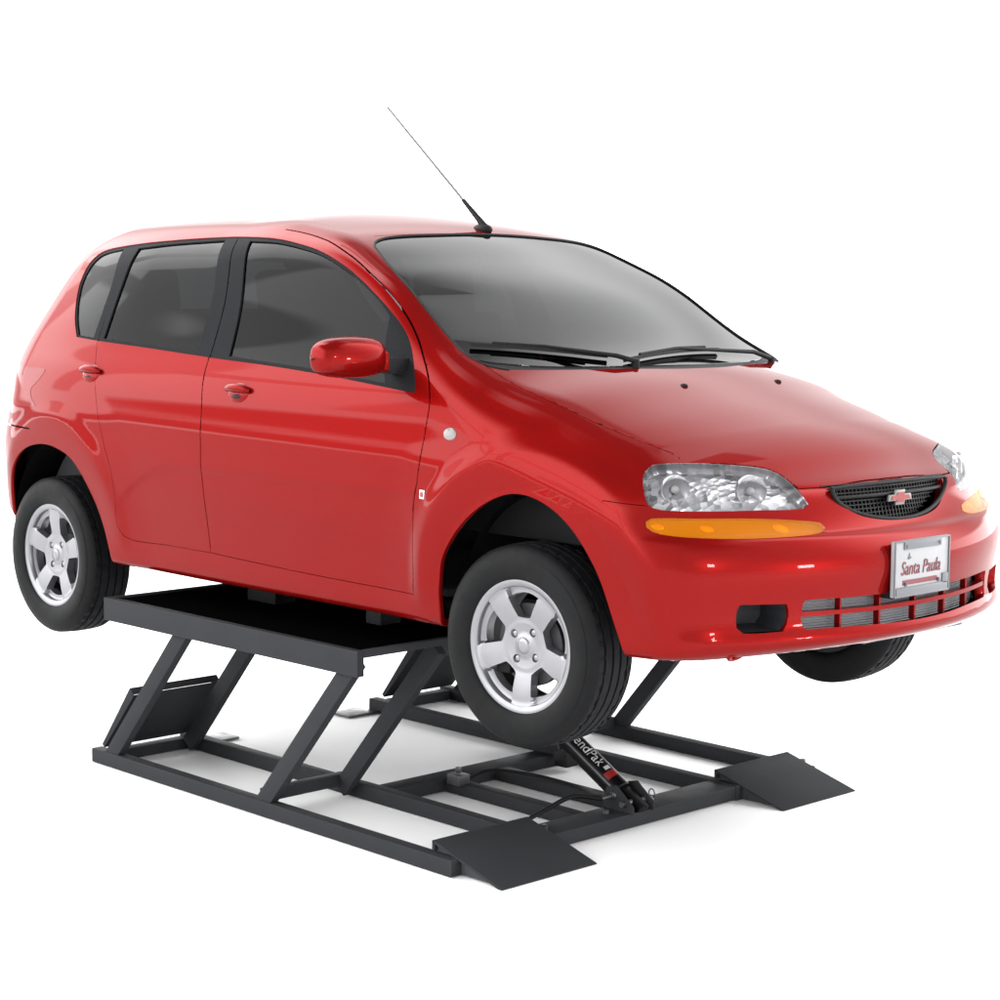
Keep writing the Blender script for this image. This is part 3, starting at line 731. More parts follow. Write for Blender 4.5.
# ------------------------------------------------------------------ wheels
def rim_face():
    """five broad spokes with windows between them, as a flat outline lifted onto a dished face; axis y, outer side at -y"""
    R_OUT = .171; pts = []; edges = []; holes = []
    def loop(ps):
        i0 = len(pts); n = len(ps); pts.extend(ps); edges.extend([(i0 + k, i0 + (k + 1) % n) for k in range(n)])
    loop([(R_OUT * math.cos(2 * math.pi * k / 120), R_OUT * math.sin(2 * math.pi * k / 120)) for k in range(120)])
    for s in range(5):
        mid = math.radians(90 + 36 + 72 * s)                   # centre of a window
        hw_in, hw_out = .029, .035                            # half width of a spoke inside / outside
        ri, ro = .083, .146
        c = []
        for sg, order in ((-1, 1), (1, -1)):
            e = []
            for k in range(9):
                r = ri + (ro - ri) * k / 8; hw = hw_in + (hw_out - hw_in) * k / 8
                ang = math.radians(36) - math.asin(min(.99, hw / r))
                ang = max(ang, .03)
                e.append((r, sg * ang))
            c.append(e)
        left, rightw = c
        oa = left[-1][1]
        arc = [(ro + .006 * (1 - (k / 5) ** 2), a) for k, a in zip(range(-5, 6), np.linspace(left[-1][1], rightw[-1][1], 11))][1:-1]
        ring = left + arc + rightw[::-1]
        # round the corners
        P = [(r * math.cos(mid + a), r * math.sin(mid + a)) for r, a in ring]
        for _ in range(2):
            Q = []
            for k in range(len(P)):
                a, b = np.array(P[k]), np.array(P[(k + 1) % len(P)])
                Q += [tuple(a * .75 + b * .25), tuple(a * .25 + b * .75)]
            P = Q
        loop(P); holes.append(P)
    for bx in range(4):                                        # recesses for the bolts
        a = math.radians(45 + 90 * bx + 8)
        P = [(.050 * math.cos(a) + .0125 * math.cos(2 * math.pi * k / 20), .050 * math.sin(a) + .0125 * math.sin(2 * math.pi * k / 20)) for k in range(20)]
        loop(P)
    for r in np.arange(.008, R_OUT - .004, .006):
        n = max(6, int(2 * math.pi * r / .006))
        for k in range(n):
            t = 2 * math.pi * (k + .5 * (int(r * 1000) % 2)) / n; pts.append((r * math.cos(t), r * math.sin(t)))
    v, e, f, *_ = delaunay_2d_cdt([Vector(p) for p in pts], edges, [], 0, 1e-5)
    V2 = np.array(v); cen = np.array([V2[list(t)].mean(0) for t in f])
    keep = np.linalg.norm(cen, axis=1) < R_OUT
    for h in holes: keep &= ~in_poly(h, cen)
    bolt = np.zeros(len(V2))
    for bx in range(4):
        a = math.radians(45 + 90 * bx + 8); bolt = np.maximum(bolt, (np.linalg.norm(V2 - [.050 * math.cos(a), .050 * math.sin(a)], axis=1) < .0118) * 1.)
    r = np.linalg.norm(V2, axis=1); ang = np.arctan2(V2[:, 1], V2[:, 0])
    sp = np.cos(5 * (ang - math.pi / 2)); 
    # distance from the nearest spoke's centre line
    da = (ang - math.pi / 2 + math.pi / 5) % (2 * math.pi / 5) - math.pi / 5; off = np.abs(r * np.sin(da))
    on = sstep(.043, .036, off)
    y = .016 - .016 * sstep(.03, .15, r) + .010 * sstep(.07, .05, r) * 0
    y = y + (1 - on) * .014 * sstep(.10, .150, r)             # the ring lies lower between the spokes
    y = y - .005 * sstep(.034, .030, r) + .012 * bolt - .003 * sstep(.075, .068, r)
    y = y - .0025 * on * np.cos(np.clip(off / .036, 0, 1) * math.pi / 2) * sstep(.06, .09, r)
    y = y - .004 * sstep(.160, .171, r)
    P = np.stack([V2[:, 0], y, V2[:, 1]], 1)
    F = [list(t) for t, k in zip(f, keep) if k]
    bm = bmesh.new(); bvs = [bm.verts.new(p) for p in P]
    for t in F: bm.faces.new([bvs[i] for i in t])
    for b_ in [b for b in bm.verts if not b.link_faces]: bm.verts.remove(b_)
    bmesh.ops.recalc_face_normals(bm, faces=bm.faces)
    be = [e_ for e_ in bm.edges if e_.is_boundary]
    ex = bmesh.ops.extrude_edge_only(bm, edges=be)
    for g in ex['geom']:
        if isinstance(g, bmesh.types.BMVert): g.co.y += .030
    return bm
def place(o, parent, loc=(0, 0, 0)):
    o.parent = parent; o.location = loc; return o
def make_wheel():
    w = empty('wheel', CAR)
    # tyre: side wall, shoulder, grooved tread; axis y, outer face at -y
    Rr, W = .292, .0925
    prof = [(-.064, .183), (-.076, .187), (-.083, .192), (-.0885, .204), (-.0925, .222), (-.0935, .240), (-.091, .256), (-.0905, .257), (-.0895, .2565), (-.086, .268), (-.080, .277), (-.0745, .2835), (-.069, .2868)]
    tr = []
    for g0, g1 in ((-.052, -.044), (-.020, -.012), (.012, .020), (.044, .052)):
        tr += [(g0 - .0006, None, 0), (g0, None, 1), (g1, None, 1), (g1 + .0006, None, 0)]
    crown = lambda a: .2905 - .0035 * (a / .069) ** 2
    tread = [(-.069, .2868)] + [(a, crown(a) - (.0075 if dpt else 0)) for a, _, dpt in tr] + [(.069, .2868)]
    back = [(-a, r) for a, r in prof[::-1]]
    b = MB(); b.lathe(prof, 128); b.lathe(back, 128)
    ty = b.build('tyre', MATS['tyre'], w, smooth=40)
    b = MB()
    bm = b.bm; seg = 160
    # tread ribs with cross cuts: alternate segments sink a little
    rings = []
    for a, r in tread:
        ring = []
        for k in range(seg):
            edge = abs(a) > .0445
            rr = r - (.004 if (edge and k % 4 == 0) or (not edge and .021 < abs(a) < .044 and (k % 5 == 0)) else 0)
            t = 2 * math.pi * (k + (.6 * abs(a) / .069)) / seg
            ring.append(bm.verts.new((rr * math.cos(t), a, rr * math.sin(t))))
        rings.append(ring)
    for A, B in zip(rings[:-1], rings[1:]):
        for k in range(seg): bm.faces.new((A[k], A[(k + 1) % seg], B[(k + 1) % seg], B[k]))
    b.build('tread', MATS['tread'], ty, smooth=25)
    bm = rim_face(); b = MB(); b.bm.free(); b.bm = bm
    for v in bm.verts: v.co.y -= .068
    me = bpy.data.meshes.new('rim'); bmesh.ops.recalc_face_normals(bm, faces=bm.faces)
    bm.to_mesh(me); bm.free()
    for p in me.polygons: p.use_smooth = True
    me.set_sharp_from_angle(angle=math.radians(32))
    rim = link_mesh('rim', me, MATS['alloy'], w)
    b = MB(); b.lathe([(-.058, .1685), (-.0715, .1695), (-.0745, .1725), (-.0775, .181), (-.0795, .1885), (-.0785, .1905), (-.0745, .1905), (-.066, .186)], 128)
    b.build('rim_lip', MATS['alloy'], rim, smooth=50)
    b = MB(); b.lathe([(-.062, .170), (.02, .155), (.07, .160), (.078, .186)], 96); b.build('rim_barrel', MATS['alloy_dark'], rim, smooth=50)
    for k in range(4):
        a = math.radians(45 + 90 * k + 8); c = (.050 * math.cos(a), 0, .050 * math.sin(a)); b = MB()
        b.lathe([(-.0545, .0001), (-.0545, .0055), (-.0525, .0085), (-.040, .0088)], 12, c=c)
        b.build('lug_nut', MATS['alloy'], rim, smooth=40)
    b = MB(); b.lathe([(-.0655, .0001), (-.0652, .012), (-.0638, .021), (-.060, .0235)], 40); b.build('centre_cap', MATS['alloy'], rim, smooth=60)
    b = MB(); b.lathe([(-.032, .03), (-.036, .06), (-.0365, .062), (-.030, .064), (-.030, .118), (-.012, .118), (-.012, .05)], 72)
    b.build('brake_disc', MATS['disc'], w, smooth=30)
    b = MB(); b.box((.085, -.026, .045), (.05, .05, .09)); b.build('brake_caliper', MATS['under'], w, bevel=.008)
    return w
def copy_tree(o, parent):
    c = o.copy(); COL.objects.link(c); c.parent = parent
    for ch in list(o.children): copy_tree(ch, c)
    return c
wh = make_wheel()
HUB_Z = .6925
spin = {(0, 0): math.radians(-9 + 180), (1, 0): math.radians(0), (0, 1): 1.0, (1, 1): .4}
first = True
for fr_ in (1, 0):
    for lf in (0, 1):
        o = wh if first else copy_tree(wh, CAR); first = False
        yy = (.775 if fr_ else .765) - .0795
        # front: a spoke straight down; rear: a spoke straight up
        sp = {(1, 0): math.radians(180), (0, 0): math.radians(2), (1, 1): .5, (0, 1): .9}[(fr_, lf)]
        o.rotation_mode = 'XYZ'
        loc = Vector((2.48 if fr_ else 0., -yy if not lf else yy, HUB_Z)) - CAR_OFF
        o.matrix_local = Matrix.Translation(loc) @ Matrix.Rotation(math.radians(3.5) if fr_ else 0, 4, 'Z') @ Matrix.Rotation(math.pi if lf else 0, 4, 'Z') @ Matrix.Rotation(sp, 4, 'Y')

# ------------------------------------------------------------------ under the body
for s in (-1, 1):
    for cx, r, name in ((2.52, .362, 'wheel_housing'), (.088, .372, 'wheel_housing')):
        b = MB(); cz = .765
        pr = [(math.cos(t) * r, math.sin(t) * r) for t in np.linspace(-.02, math.pi + .02, 40)]
        bm = b.bm
        A = [bm.verts.new((cx + x, s * (.69 if cx > 1 else .75), cz + z * .99)) for x, z in pr]; B = [bm.verts.new((cx + x, s * .44, cz + z * .99)) for x, z in pr]
        for k in range(len(pr) - 1): bm.faces.new((A[k], A[k + 1], B[k + 1], B[k]))
        bm.faces.new(B)
        car_part(name, b, MATS['well'], smooth=40)
b = MB()
b.span((-.45, -.42, .745), (-.30, .42, .80)); b.span((.46, -.735, .728), (2.14, .735, .775)); b.span((-.32, -.44, .75), (.47, .44, .80)); b.span((2.13, -.44, .74), (2.92, .44, .80))
b.span((2.90, -.66, .752), (3.08, .66, .80)); b.span((3.07, -.45, .752), (3.17, .45, .79))
b.span((2.05, -.66, .98), (2.95, .66, 1.12))  # black filler block added to stop light leaking above the wheel housings
car_part('floor_pan_and_filler', b, MATS['under'], bevel=.01)
for y0, y1 in ((-.62, -.56), (.56, .62)):
    b = MB(); b.span((.6, y0, .70), (2.0, y1, .735)); car_part('chassis_rail', b, MATS['under'], bevel=.006)
b = MB(); b.tube([(2.3, -.05, .715), (1.6, -.12, .70), (.7, -.12, .70), (.35, -.2, .74), (-.2, -.35, .76)], .028, 14); b.tube([(-.05, -.36, .76), (-.42, -.36, .76)], .08, 20); car_part('exhaust_pipe', b, MATS['disc'])
for s in (-1, 1):
    b = MB(); b.tube([(2.48, s * .66, .64), (2.46, s * .40, .72), (2.40, s * .30, .74)], .022, 10); car_part('suspension_arm', b, MATS['under'])
    b = MB(); b.tube([(2.47, s * .62, .72), (2.462, s * .60, .86), (2.461, s * .598, .862), (2.455, s * .58, 1.06), (2.454, s * .578, 1.062), (2.45, s * .57, 1.14)], [.034, .034, .055, .055, .024, .024], 14); car_part('suspension_strut', b, MATS['pocket'])
b = MB(); b.tube([(0, -.6, .70), (0, .6, .70)], .035, 12); car_part('rear_axle', b, MATS['under'])
b = MB(); b.span((2.96, .0, .690), (3.10, .50, .745)); car_part('splash_shield', b, MATS['bare'], bevel=.006)
b = MB(); b.tube([(3.115 + .012 * math.sin(t), -.59 + .026 * math.cos(t), .733 + .011 * math.sin(t)) for t in np.linspace(0, 2 * math.pi, 20)[:-1]], .006, 8, closed=True); b.span((3.08, -.60, .728), (3.12, -.58, .76)); car_part('tow_hook', b, MATS['paint'])

# ------------------------------------------------------------------ cabin
def seat(x, y, w, heads):
    b = MB(); b.box((x + .29, y, 1.05), (.50, w, .17)); b.box((x, y, 1.31), (.13, w - .03, .58), Matrix.Rotation(math.radians(-14), 3, 'Y')); o = car_part('seat', b, MATS['interior'], bevel=.04, bseg=3)
    for hy in heads:
        b = MB(); b.box((x - .075, hy, 1.665), (.09, .25, .16), Matrix.Rotation(math.radians(-10), 3, 'Y')); car_part('headrest', b, MATS['interior'], o, bevel=.035, bseg=3)
seat(.99, -.36, .50, (-.36,)); seat(.99, .36, .50, (.36,)); seat(.15, 0, 1.22, (-.38, .38))
b = MB(); b.span((1.88, -.66, 1.10), (2.06, .66, 1.36)); b.box((2.11, 0, 1.385), (.44, 1.22, .06), Matrix.Rotation(math.radians(2), 3, 'Y')); b.box((1.93, .36, 1.40), (.2, .34, .10))
car_part('dashboard', b, MATS['dash'], bevel=.02)
b = MB(); c0 = Vector((1.74, .36, 1.36)); ax = Vector((-.9, 0, .42)).normalized(); e1_ = Vector((0, 1, 0)); e2_ = ax.cross(e1_)
b.tube([c0 + (e1_ * math.cos(t) + e2_ * math.sin(t)) * .185 for t in np.linspace(0, 2 * math.pi, 40)[:-1]], .014, 10, closed=True)
b.bar(c0 - e1_ * .18, c0 + e1_ * .18, .04, .02, ax); b.bar(c0, c0 - e2_ * .18, .04, .02, ax); b.bar(c0, c0 - ax * .25, .05, .05)
car_part('steering_wheel', b, MATS['dash'], smooth=50)
b = MB(); b.span((.45, -.70, .78), (2.1, .70, .80)); b.span((-.45, -.60, .85), (.30, .60, 1.30)); car_part('cabin_floor', b, MATS['interior'])
b = MB(); b.box((1.62, 0, 1.74), (.02, .22, .055), Matrix.Rotation(math.radians(20), 3, 'Y')); b.tube([(1.62, 0, 1.76), (1.66, 0, 1.81)], .008, 8); car_part('rear_view_mirror', b, MATS['plastic'], bevel=.008)

# ------------------------------------------------------------------ lamps, grille, openings
def shell_points(x, y, z, d=(1, 0, 0), back=0.):
    """point of the body surface met along d from the outside, then set back into the body"""
    d = Vector(d).normalized(); O = np.array([[x, y, z]], float) - np.array(d) * 1.0
    P = march(O, np.array([list(d)]), 3.0)[0]
    return Vector(P) - d * back
for s in (False, True):
    hl = panel('headlight', 'headlight', MATS['lens'], both=False, mirror=s, offset=-.001, skirt=.004, gap=.0015)
    # housing behind the lens: the same outline set back, facet reflections in its colour
    panel('reflector', 'headlight', MATS['reflector'], hl, both=False, mirror=s, offset=-.034, skirt=0, gap=0)
    sg = 1 if s else -1
    rimo = panel('seal', 'headlight', MATS['bowl'], hl, both=False, mirror=s, offset=-.004, skirt=.036, gap=0)
    # keep only the turned-in edge as the dark seal
    me = rimo.data; bm = bmesh.new(); bm.from_mesh(me)
    nf = len(FACES['headlight']); bm.faces.ensure_lookup_table()
    bmesh.ops.delete(bm, geom=list(bm.faces)[:nf], context='FACES'); bm.to_mesh(me); bm.free()
    def bowl(c, d, r, name, material, depth=.05):
        b = MB(); pr = [(-depth * (1 - (k / 8) ** 2), max(.0005, r * k / 8)) for k in range(9)] + [(.003, r * 1.06), (-.008, r * 1.10)]
        q = Vector((0, 0, 1)).rotation_difference(Vector(d).normalized()).to_matrix().to_4x4()
        b.lathe(pr, 40, axis='z'); b.bm.transform(Matrix.Translation(c) @ q)
        return car_part(name, b, material, hl, smooth=50)
    dfr = (.86, sg * .50, .05)
    def behind_lens(x, y, z, back):
        P = march(np.array([[x - .3, -(y - .2), z]]), np.array([[.83, -.557, 0.]]), 1.0)[0]
        return Vector((P[0], -sg * P[1], P[2])) - Vector(dfr) * back
    B1, B2 = behind_lens(2.925, .640, 1.168, .020), behind_lens(3.030, .455, 1.160, .020)
    bowl(B1, dfr, .036, 'lamp_bowl', MATS['bowl'], .022); bowl(B2, dfr, .040, 'lamp_bowl', MATS['bowl'], .024)
    for c in (B1 - Vector(dfr) * .008, B2 - Vector(dfr) * .008):
        b = MB(); b.ball(c, .011, (1.2, 1, 1), 16); car_part('bulb', b, MATS['white'], hl, smooth=60)
    am = panel('turn_signal', 'turn_signal', MATS['amber'], both=False, mirror=s, offset=.0015, skirt=.004, gap=0)
    panel('indicator_reflector', 'turn_signal', MATS['amber_back'], am, both=False, mirror=s, offset=-.016, skirt=0, gap=0)
    for (x, y, z) in ((2.965, .741, 1.076), (3.052, .642, 1.072), (3.150, .45, 1.068)):
        n = normal(np.array([[x, -y, z]]))[0] * [1, -sg, 1]
        n[1] = abs(n[1]) * sg
        b = MB(); p = Vector((x, sg * y, z))
        b.ball(p + Vector(n) * -.013, 1, (.026, .009, .013), 18, Vector((0, -1, 0)).rotation_difference(Vector(n)).to_matrix()); car_part('bulb', b, MATS['amber_bulb'], am, smooth=60)
    # fog lamp pocket
    b = MB(); fo_ = [(3.133, .606, .874), (3.191, .482, .870), (3.191, .472, .85), (3.191, .474, .82), (3.184, .490, .797), (3.134, .596, .798), (3.129, .612, .812), (3.13, .613, .86)]
    ctr = Vector((3.16, .54, .835)); bk = Vector((-.92, -.25, 0)) * .10
    A = [Vector(p) + Vector((-.012, -.003, 0)) + (Vector(p) - ctr) * .06 for p in fo_]; B = [p * .8 + ctr * .2 + bk for p in A]
    A = [Vector((p.x, p.y * sg, p.z)) for p in A]; B = [Vector((p.x, p.y * sg, p.z)) for p in B]
    a_ = [b.bm.verts.new(p) for p in A]; c_ = [b.bm.verts.new(p) for p in B]
    for k in range(8): b.bm.faces.new((a_[k], a_[(k + 1) % 8], c_[(k + 1) % 8], c_[k]))
    b.bm.faces.new(c_); car_part('fog_lamp_pocket', b, MATS['pocket'], smooth=20)

# upper grille: dark surround, bars and backing
b = MB(); zz = np.linspace(1.058, 1.172, 8)
def hw_grille(z):
    t = (z - 1.060) / (1.158 - 1.060); return .272 * math.sqrt(max(0, min(1, t))) ** 1.05 if t < 1 else .272
gr = MB()
for k in range(9):
    z = 1.074 + .0115 * k; w = hw_grille(z) + .012
    pth = [(float(F(np.array(y), np.array(z))) - .030, y, z) for y in np.linspace(-w, w, 24)]
    for p0, p1 in zip(pth[:-1], pth[1:]): gr.bar(p0, p1, .004, .0035)
for y in np.linspace(-.24, .24, 33):
    z0 = 1.060 + .098 * (abs(y) / .272) ** 2
    gr.bar((float(F(np.array(y), np.array(z0))) - .034, y, z0), (float(F(np.array(y), np.array(1.168))) - .034, y, 1.168), .003, .004, (1, 0, 0))
GR = car_part('grille', gr, MATS['mesh'], smooth=30)
b = MB(); b.span((3.02, -.34, 1.03), (3.06, .34, 1.19)); car_part('grille_backing', b, MATS['well'], GR)
b = MB()
fr1 = [(-.270, 1.157)] + [(-.27 * math.cos(t), 1.157 - .093 * math.sin(t)) for t in np.linspace(.12, math.pi - .12, 40)] + [(.270, 1.157)]
pth = [(float(F(np.array(y), np.array(z))) - .008, y, z + .001) for y, z in spline([(p[0], p[1]) for p in fr1], .01)]
b.tube(pth, .0065, 8); pth = [(float(F(np.array(y), np.array(1.162))) - .010, y, 1.160 + .006 * (1 - (y / .27) ** 2)) for y in np.linspace(-.27, .27, 30)]; b.tube(pth, .005, 8)
car_part('grille_frame', b, MATS['rubber'], GR, smooth=60)
pth = [(float(F(np.array(y), np.array(1.128))) - .020, y, 1.132) for y in np.linspace(-.245, .245, 30)]
b = MB(); b.tube(pth, .0065, 10); car_part('grille_bar', b, MATS['cyl'], GR, smooth=60)
# bow-tie emblem: chrome rim round a red centre
bow = [(y * .88, z * .88) for y, z in [(-.064, -.010), (-.022, -.010), (-.026, -.024), (.022, -.024), (.026, -.010), (.064, -.010), (.056, .010), (.022, .010), (.026, .024), (-.022, .024), (-.026, .010), (-.056, .010)]]
gx = float(F(np.array(0.), np.array(1.12))) - .012
b = MB(); b.prism([(gx, y, 1.122 + z) for y, z in bow], (.009, 0, 0)); EM = car_part('emblem', b, MATS['emblem'], GR, bevel=.0015)
b = MB(); b.prism([(gx + .0094, y * .80, 1.122 + z * .66) for y, z in bow], (.0012, 0, 0)); car_part('emblem_inlay', b, MATS['red_label'], EM)

# lower intake: radiator behind, red cross bars in front
b = MB()
for zz0, zz1 in ((.778, .905),):
    yy_ = np.linspace(-.46, .46, 36); xx_ = [float(F(np.array(y), np.array(.84))) - .046 for y in yy_]
    for y0, y1, x0, x1 in zip(yy_[:-1], yy_[1:], xx_[:-1], xx_[1:]): b.bm.faces.new([b.bm.verts.new(p) for p in ((x0, y0, zz0), (x1, y1, zz0), (x1, y1, zz1), (x0, y0, zz1))])
bmesh.ops.remove_doubles(b.bm, verts=b.bm.verts, dist=1e-5); IN = car_part('radiator', b, MATS['radiator'])
b = MB(); b.span((2.90, -.62, .765), (3.0, .62, .92)); car_part('intake_duct', b, MATS['well'], IN)
b = MB()
pth = [(float(F(np.array(y), np.array(.838))) - .016, y, .8385 - .004 * (1 - (y / .44) ** 2)) for y in np.linspace(-.445, .445, 40)]
for p0, p1 in zip(pth[:-1], pth[1:]): b.bar(p0, p1, .026, .012)
for y in (-.30, -.155, 0, .155, .30):
    b.span((float(F(np.array(y), np.array(.838))) - .030, y - .004, .785), (float(F(np.array(y), np.array(.838))) - .012, y + .004, .880))
car_part('intake_bars', b, MATS['paint'], smooth=40)

# licence plate on the bumper
PX = 3.303
b = MB(); b.box((PX - .006, 0, .942), (.012, .318, .166)); LP = car_part('licence_plate', b, MATS['plate'], bevel=.003)
b = MB(); fx = PX + .002
b.box((fx, 0, .942 + .068), (.004, .215, .024)); b.box((fx, .0, .942 - .068), (.004, .300, .024)); b.box((fx, .135, .942 - .045), (.004, .034, .03)); 
b.box((fx, -.157, .942), (.004, .006, .164)); b.box((fx, .157, .942), (.004, .006, .164)); b.box((fx, 0, .942 - .081), (.004, .312, .006)); b.box((fx, 0, .942 + .081), (.004, .312, .005))
car_part('plate_frame', b, MATS['plate_frame'], LP, bevel=.001)
def plate_text(body, size, y, z, material, name, squash=1., shear=0., sp=1.):
    me = text_mesh(body, size, sp, shear)
    me.transform(Matrix.Translation((PX + .0015, y, z)) @ Matrix(((0, 0, 1, 0), (squash, 0, 0, 0), (0, 1, 0, 0), (0, 0, 0, 1))))
    return car_part(name, me, material, LP)
plate_text('Santa Paula', .058, -.008, .940, MATS['plate_red'], 'plate_lettering', .88, .25)
b = MB(); b.box((PX + .0006, -.01, .900), (.0012, .20, .014)); car_part('plate_banner', b, MATS['plate_red'], LP)
b = MB(); b.prism([(PX + .0006, -.075 + y, .976 + z) for y, z in ((-.012, -.004), (-.004, .0), (0, .012), (.004, .001), (.013, -.003), (.004, -.007), (-.004, -.008))], (.001, 0, 0)); car_part('plate_mark', b, MATS['plate_dark'], LP)
for y, z in ((-.095, 1.008), (.095, 1.008), (-.095, .895), (.095, .895)):
    b = MB(); b.lathe([(PX + .0005, .006), (PX + .0045, .006), (PX + .0065, .004), (PX + .007, .0003)], 12, axis='x', c=(0, y, z))
    car_part('plate_screw', b, MATS['plate_dark'], LP, smooth=40)
b = MB(); b.box((PX - .03, 0, .865), (.04, .30, .022)); car_part('plate_bracket', b, MATS['plastic'], LP, bevel=.003)

def tree(o):
    yield o
    for ch in o.children: yield from tree(ch)
for o in tree(LP):                       # bring the plate to its true size
    o.data.transform(Matrix.Translation((PX - .002, -.022, .940)) @ Matrix.Diagonal((1, .82, .93, 1)) @ Matrix.Translation((-PX, 0, -.942)))

# ------------------------------------------------------------------ small outside parts
def on_side(x, z, off=0.):
    """point and outward direction on the right flank"""
    P = march(np.array([[x, -.2, z]]), np.array([[0., -1, 0]]), 1.2); n = normal(P)[0]
    return Vector(P[0]) + Vector(n) * off, Vector(n)
for s, (df, dr) in ((1, (DOORS[0], DOORS[1])), (-1, (DOORS[2], DOORS[3]))):
    S_ = Matrix.Diagonal((1, s, 1, 1))
    for (hx, hz, dd) in ((1.225, 1.350, df), (.345, 1.378, dr)):
        p, n = on_side(hx, hz); q = Vector((0, -1, 0)).rotation_difference(n).to_matrix()
        b = MB(); b.ball(p + n * -.004, 1, (.058, .012, .033), 24, q)
        for v in b.bm.verts: pass
        b.bm.transform(S_); cup = car_part('handle_recess', b, MATS['paint'], dd, smooth=60)
        b = MB(); b.ball(p + n * .001 + Vector((0, 0, -.012)), 1, (.034, .0105, .012), 24, q); b.bm.transform(S_); car_part('handle_shade', b, MATS['rubber'], cup, smooth=60)  # dark lens stands in for the shade under the grip
        b = MB(); pts_ = [p + q @ Vector((-.064 + .128 * k / 12, -.005 - .011 * math.sin(math.pi * k / 12) ** .6, .009 + .004 * math.sin(math.pi * k / 12))) for k in range(13)]
        for u, w_ in zip(pts_[:-1], pts_[1:]): pass
        b.tube(pts_, [.005 + .0095 * math.sin(math.pi * k / 12) ** .5 for k in range(13)], 14); 
        b.bm.transform(S_); car_part('handle', b, MATS['paint'], dd, smooth=60)
    p, n = on_side(2.239, 1.278); q = Vector((0, -1, 0)).rotation_difference(n).to_matrix()
    b = MB(); b.ball(p, 1, (.027, .008, .018), 20, q); b.bm.transform(S_); car_part('side_repeater', b, MATS['marker'], None, smooth=60)
    p, n = on_side(2.135, 1.097); q = Vector((0, -1, 0)).rotation_difference(n).to_matrix()
    b = MB(); b.box(p, (.022, .006, .026), q); b.bm.transform(S_); bd_ = car_part('fender_badge', b, MATS['chrome'], None, bevel=.002)
    b = MB(); b.box(p + n * .0032, (.013, .002, .015), q); b.bm.transform(S_); car_part('badge_inlay', b, MATS['red_label'], bd_)
    # washer nozzle on the bonnet
    b = MB(); b.ball((2.594, s * -.218, 1.412), .011, (1.3, 1, .7), 14); b.bm.transform(Matrix()); car_part('washer_nozzle', b, MATS['plastic'], None, smooth=60)

    # mirror: shell, glass, arm and sail plate
    if s < 0: continue                   # the far mirror stands wholly behind the cabin
    b = MB(); ctr = Vector((1.925, -.945, 1.485))
    prof = [(-.985, .0), (-.97, .45), (-.90, .70), (-.70, .90), (-.3, 1.0), (.2, .98), (.6, .90), (.85, .78), (.97, .60), (1.0, .0)]
    rings = []
    for t, r in prof:
        y = ctr.y + t * .115; ring = []
        for k in range(28):
            a = 2 * math.pi * k / 28; cx_, sz_ = math.cos(a), math.sin(a)
            xx = math.copysign(abs(cx_) ** .75, cx_); zz_ = math.copysign(abs(sz_) ** .8, sz_)
            depth = .075 if cx_ > 0 else .030
            ring.append(b.bm.verts.new((ctr.x + xx * depth * max(r, .02) + .012 * t, y, ctr.z + zz_ * (.066 if zz_ > 0 else .058) * max(r, .02) - .004 * t + (.010 * t if zz_ > 0 else 0))))
        rings.append(ring)
    for A, B in zip(rings[:-1], rings[1:]):
        for k in range(28): b.bm.faces.new((A[k], A[(k + 1) % 28], B[(k + 1) % 28], B[k]))
    b.bm.transform(S_); MI = car_part('side_mirror', b, MATS['paint'], None, smooth=60, sub=1)
    b = MB(); b.ball(ctr + Vector((-.026, 0, .002)), 1, (.008, .098, .05), 24); b.bm.transform(S_); car_part('mirror_glass', b, MATS['chrome'], MI, smooth=60)
    b = MB(); b.prism([(1.905, -.88, 1.448), (1.975, -.88, 1.448), (1.975, -.88, 1.512), (1.905, -.88, 1.512)], (.012, .058, -.006)); b.bm.transform(S_); car_part('mirror_arm', b, MATS['paint'], MI, bevel=.014, bseg=3)
    b = MB(); b.prism([(1.925, -.83, 1.440), (1.985, -.83, 1.440), (1.985, -.83, 1.490), (1.925, -.83, 1.490)], (.006, .09, -.006)); b.bm.transform(S_); car_part('mirror_foot', b, MATS['plastic'], MI, bevel=.010)

def screen_point(x, y, off):
    z = float(T(np.array(x), np.array(y))); n = normal(np.array([[x, y, z]]))[0]
    return Vector((x, y, z)) + Vector(n) * off
def wiper(pivot, elbow, b0, b1):
    W = empty('wiper', CAR, (0, 0, 0)); W.matrix_parent_inverse = Matrix.Translation(-CAR_OFF)
    blade = [screen_point(b0[0] + (b1[0] - b0[0]) * t, b0[1] + (b1[1] - b0[1]) * t, .008) for t in np.linspace(0, 1, 14)]
    b = MB()
    for a, c in zip(blade[:-1], blade[1:]): b.bar(a, c, .008, .011)
    car_part('wiper_blade', b, MATS['rubber'], W)
    mid = blade[7] + Vector((.0, 0, .010))
    b = MB(); b.tube([blade[2] + Vector((0, 0, .008)), mid, blade[11] + Vector((0, 0, .008))], .005, 8)
    pv = screen_point(*pivot, .012); el = screen_point(*elbow, .024)
    b.tube([pv, el, mid], [.008, .007, .004], 10); b.lathe([(-.02, .011), (.006, .010), (.010, .0005)], 18, axis='z', c=pv)
    car_part('wiper_arm', b, MATS['plastic'], W, smooth=60)
wiper((2.405, -.22), (2.37, -.27), (2.12, -.63), (2.33, -.265))
wiper((2.315, .53), (2.325, .42), (2.375, -.24), (2.300, .28))

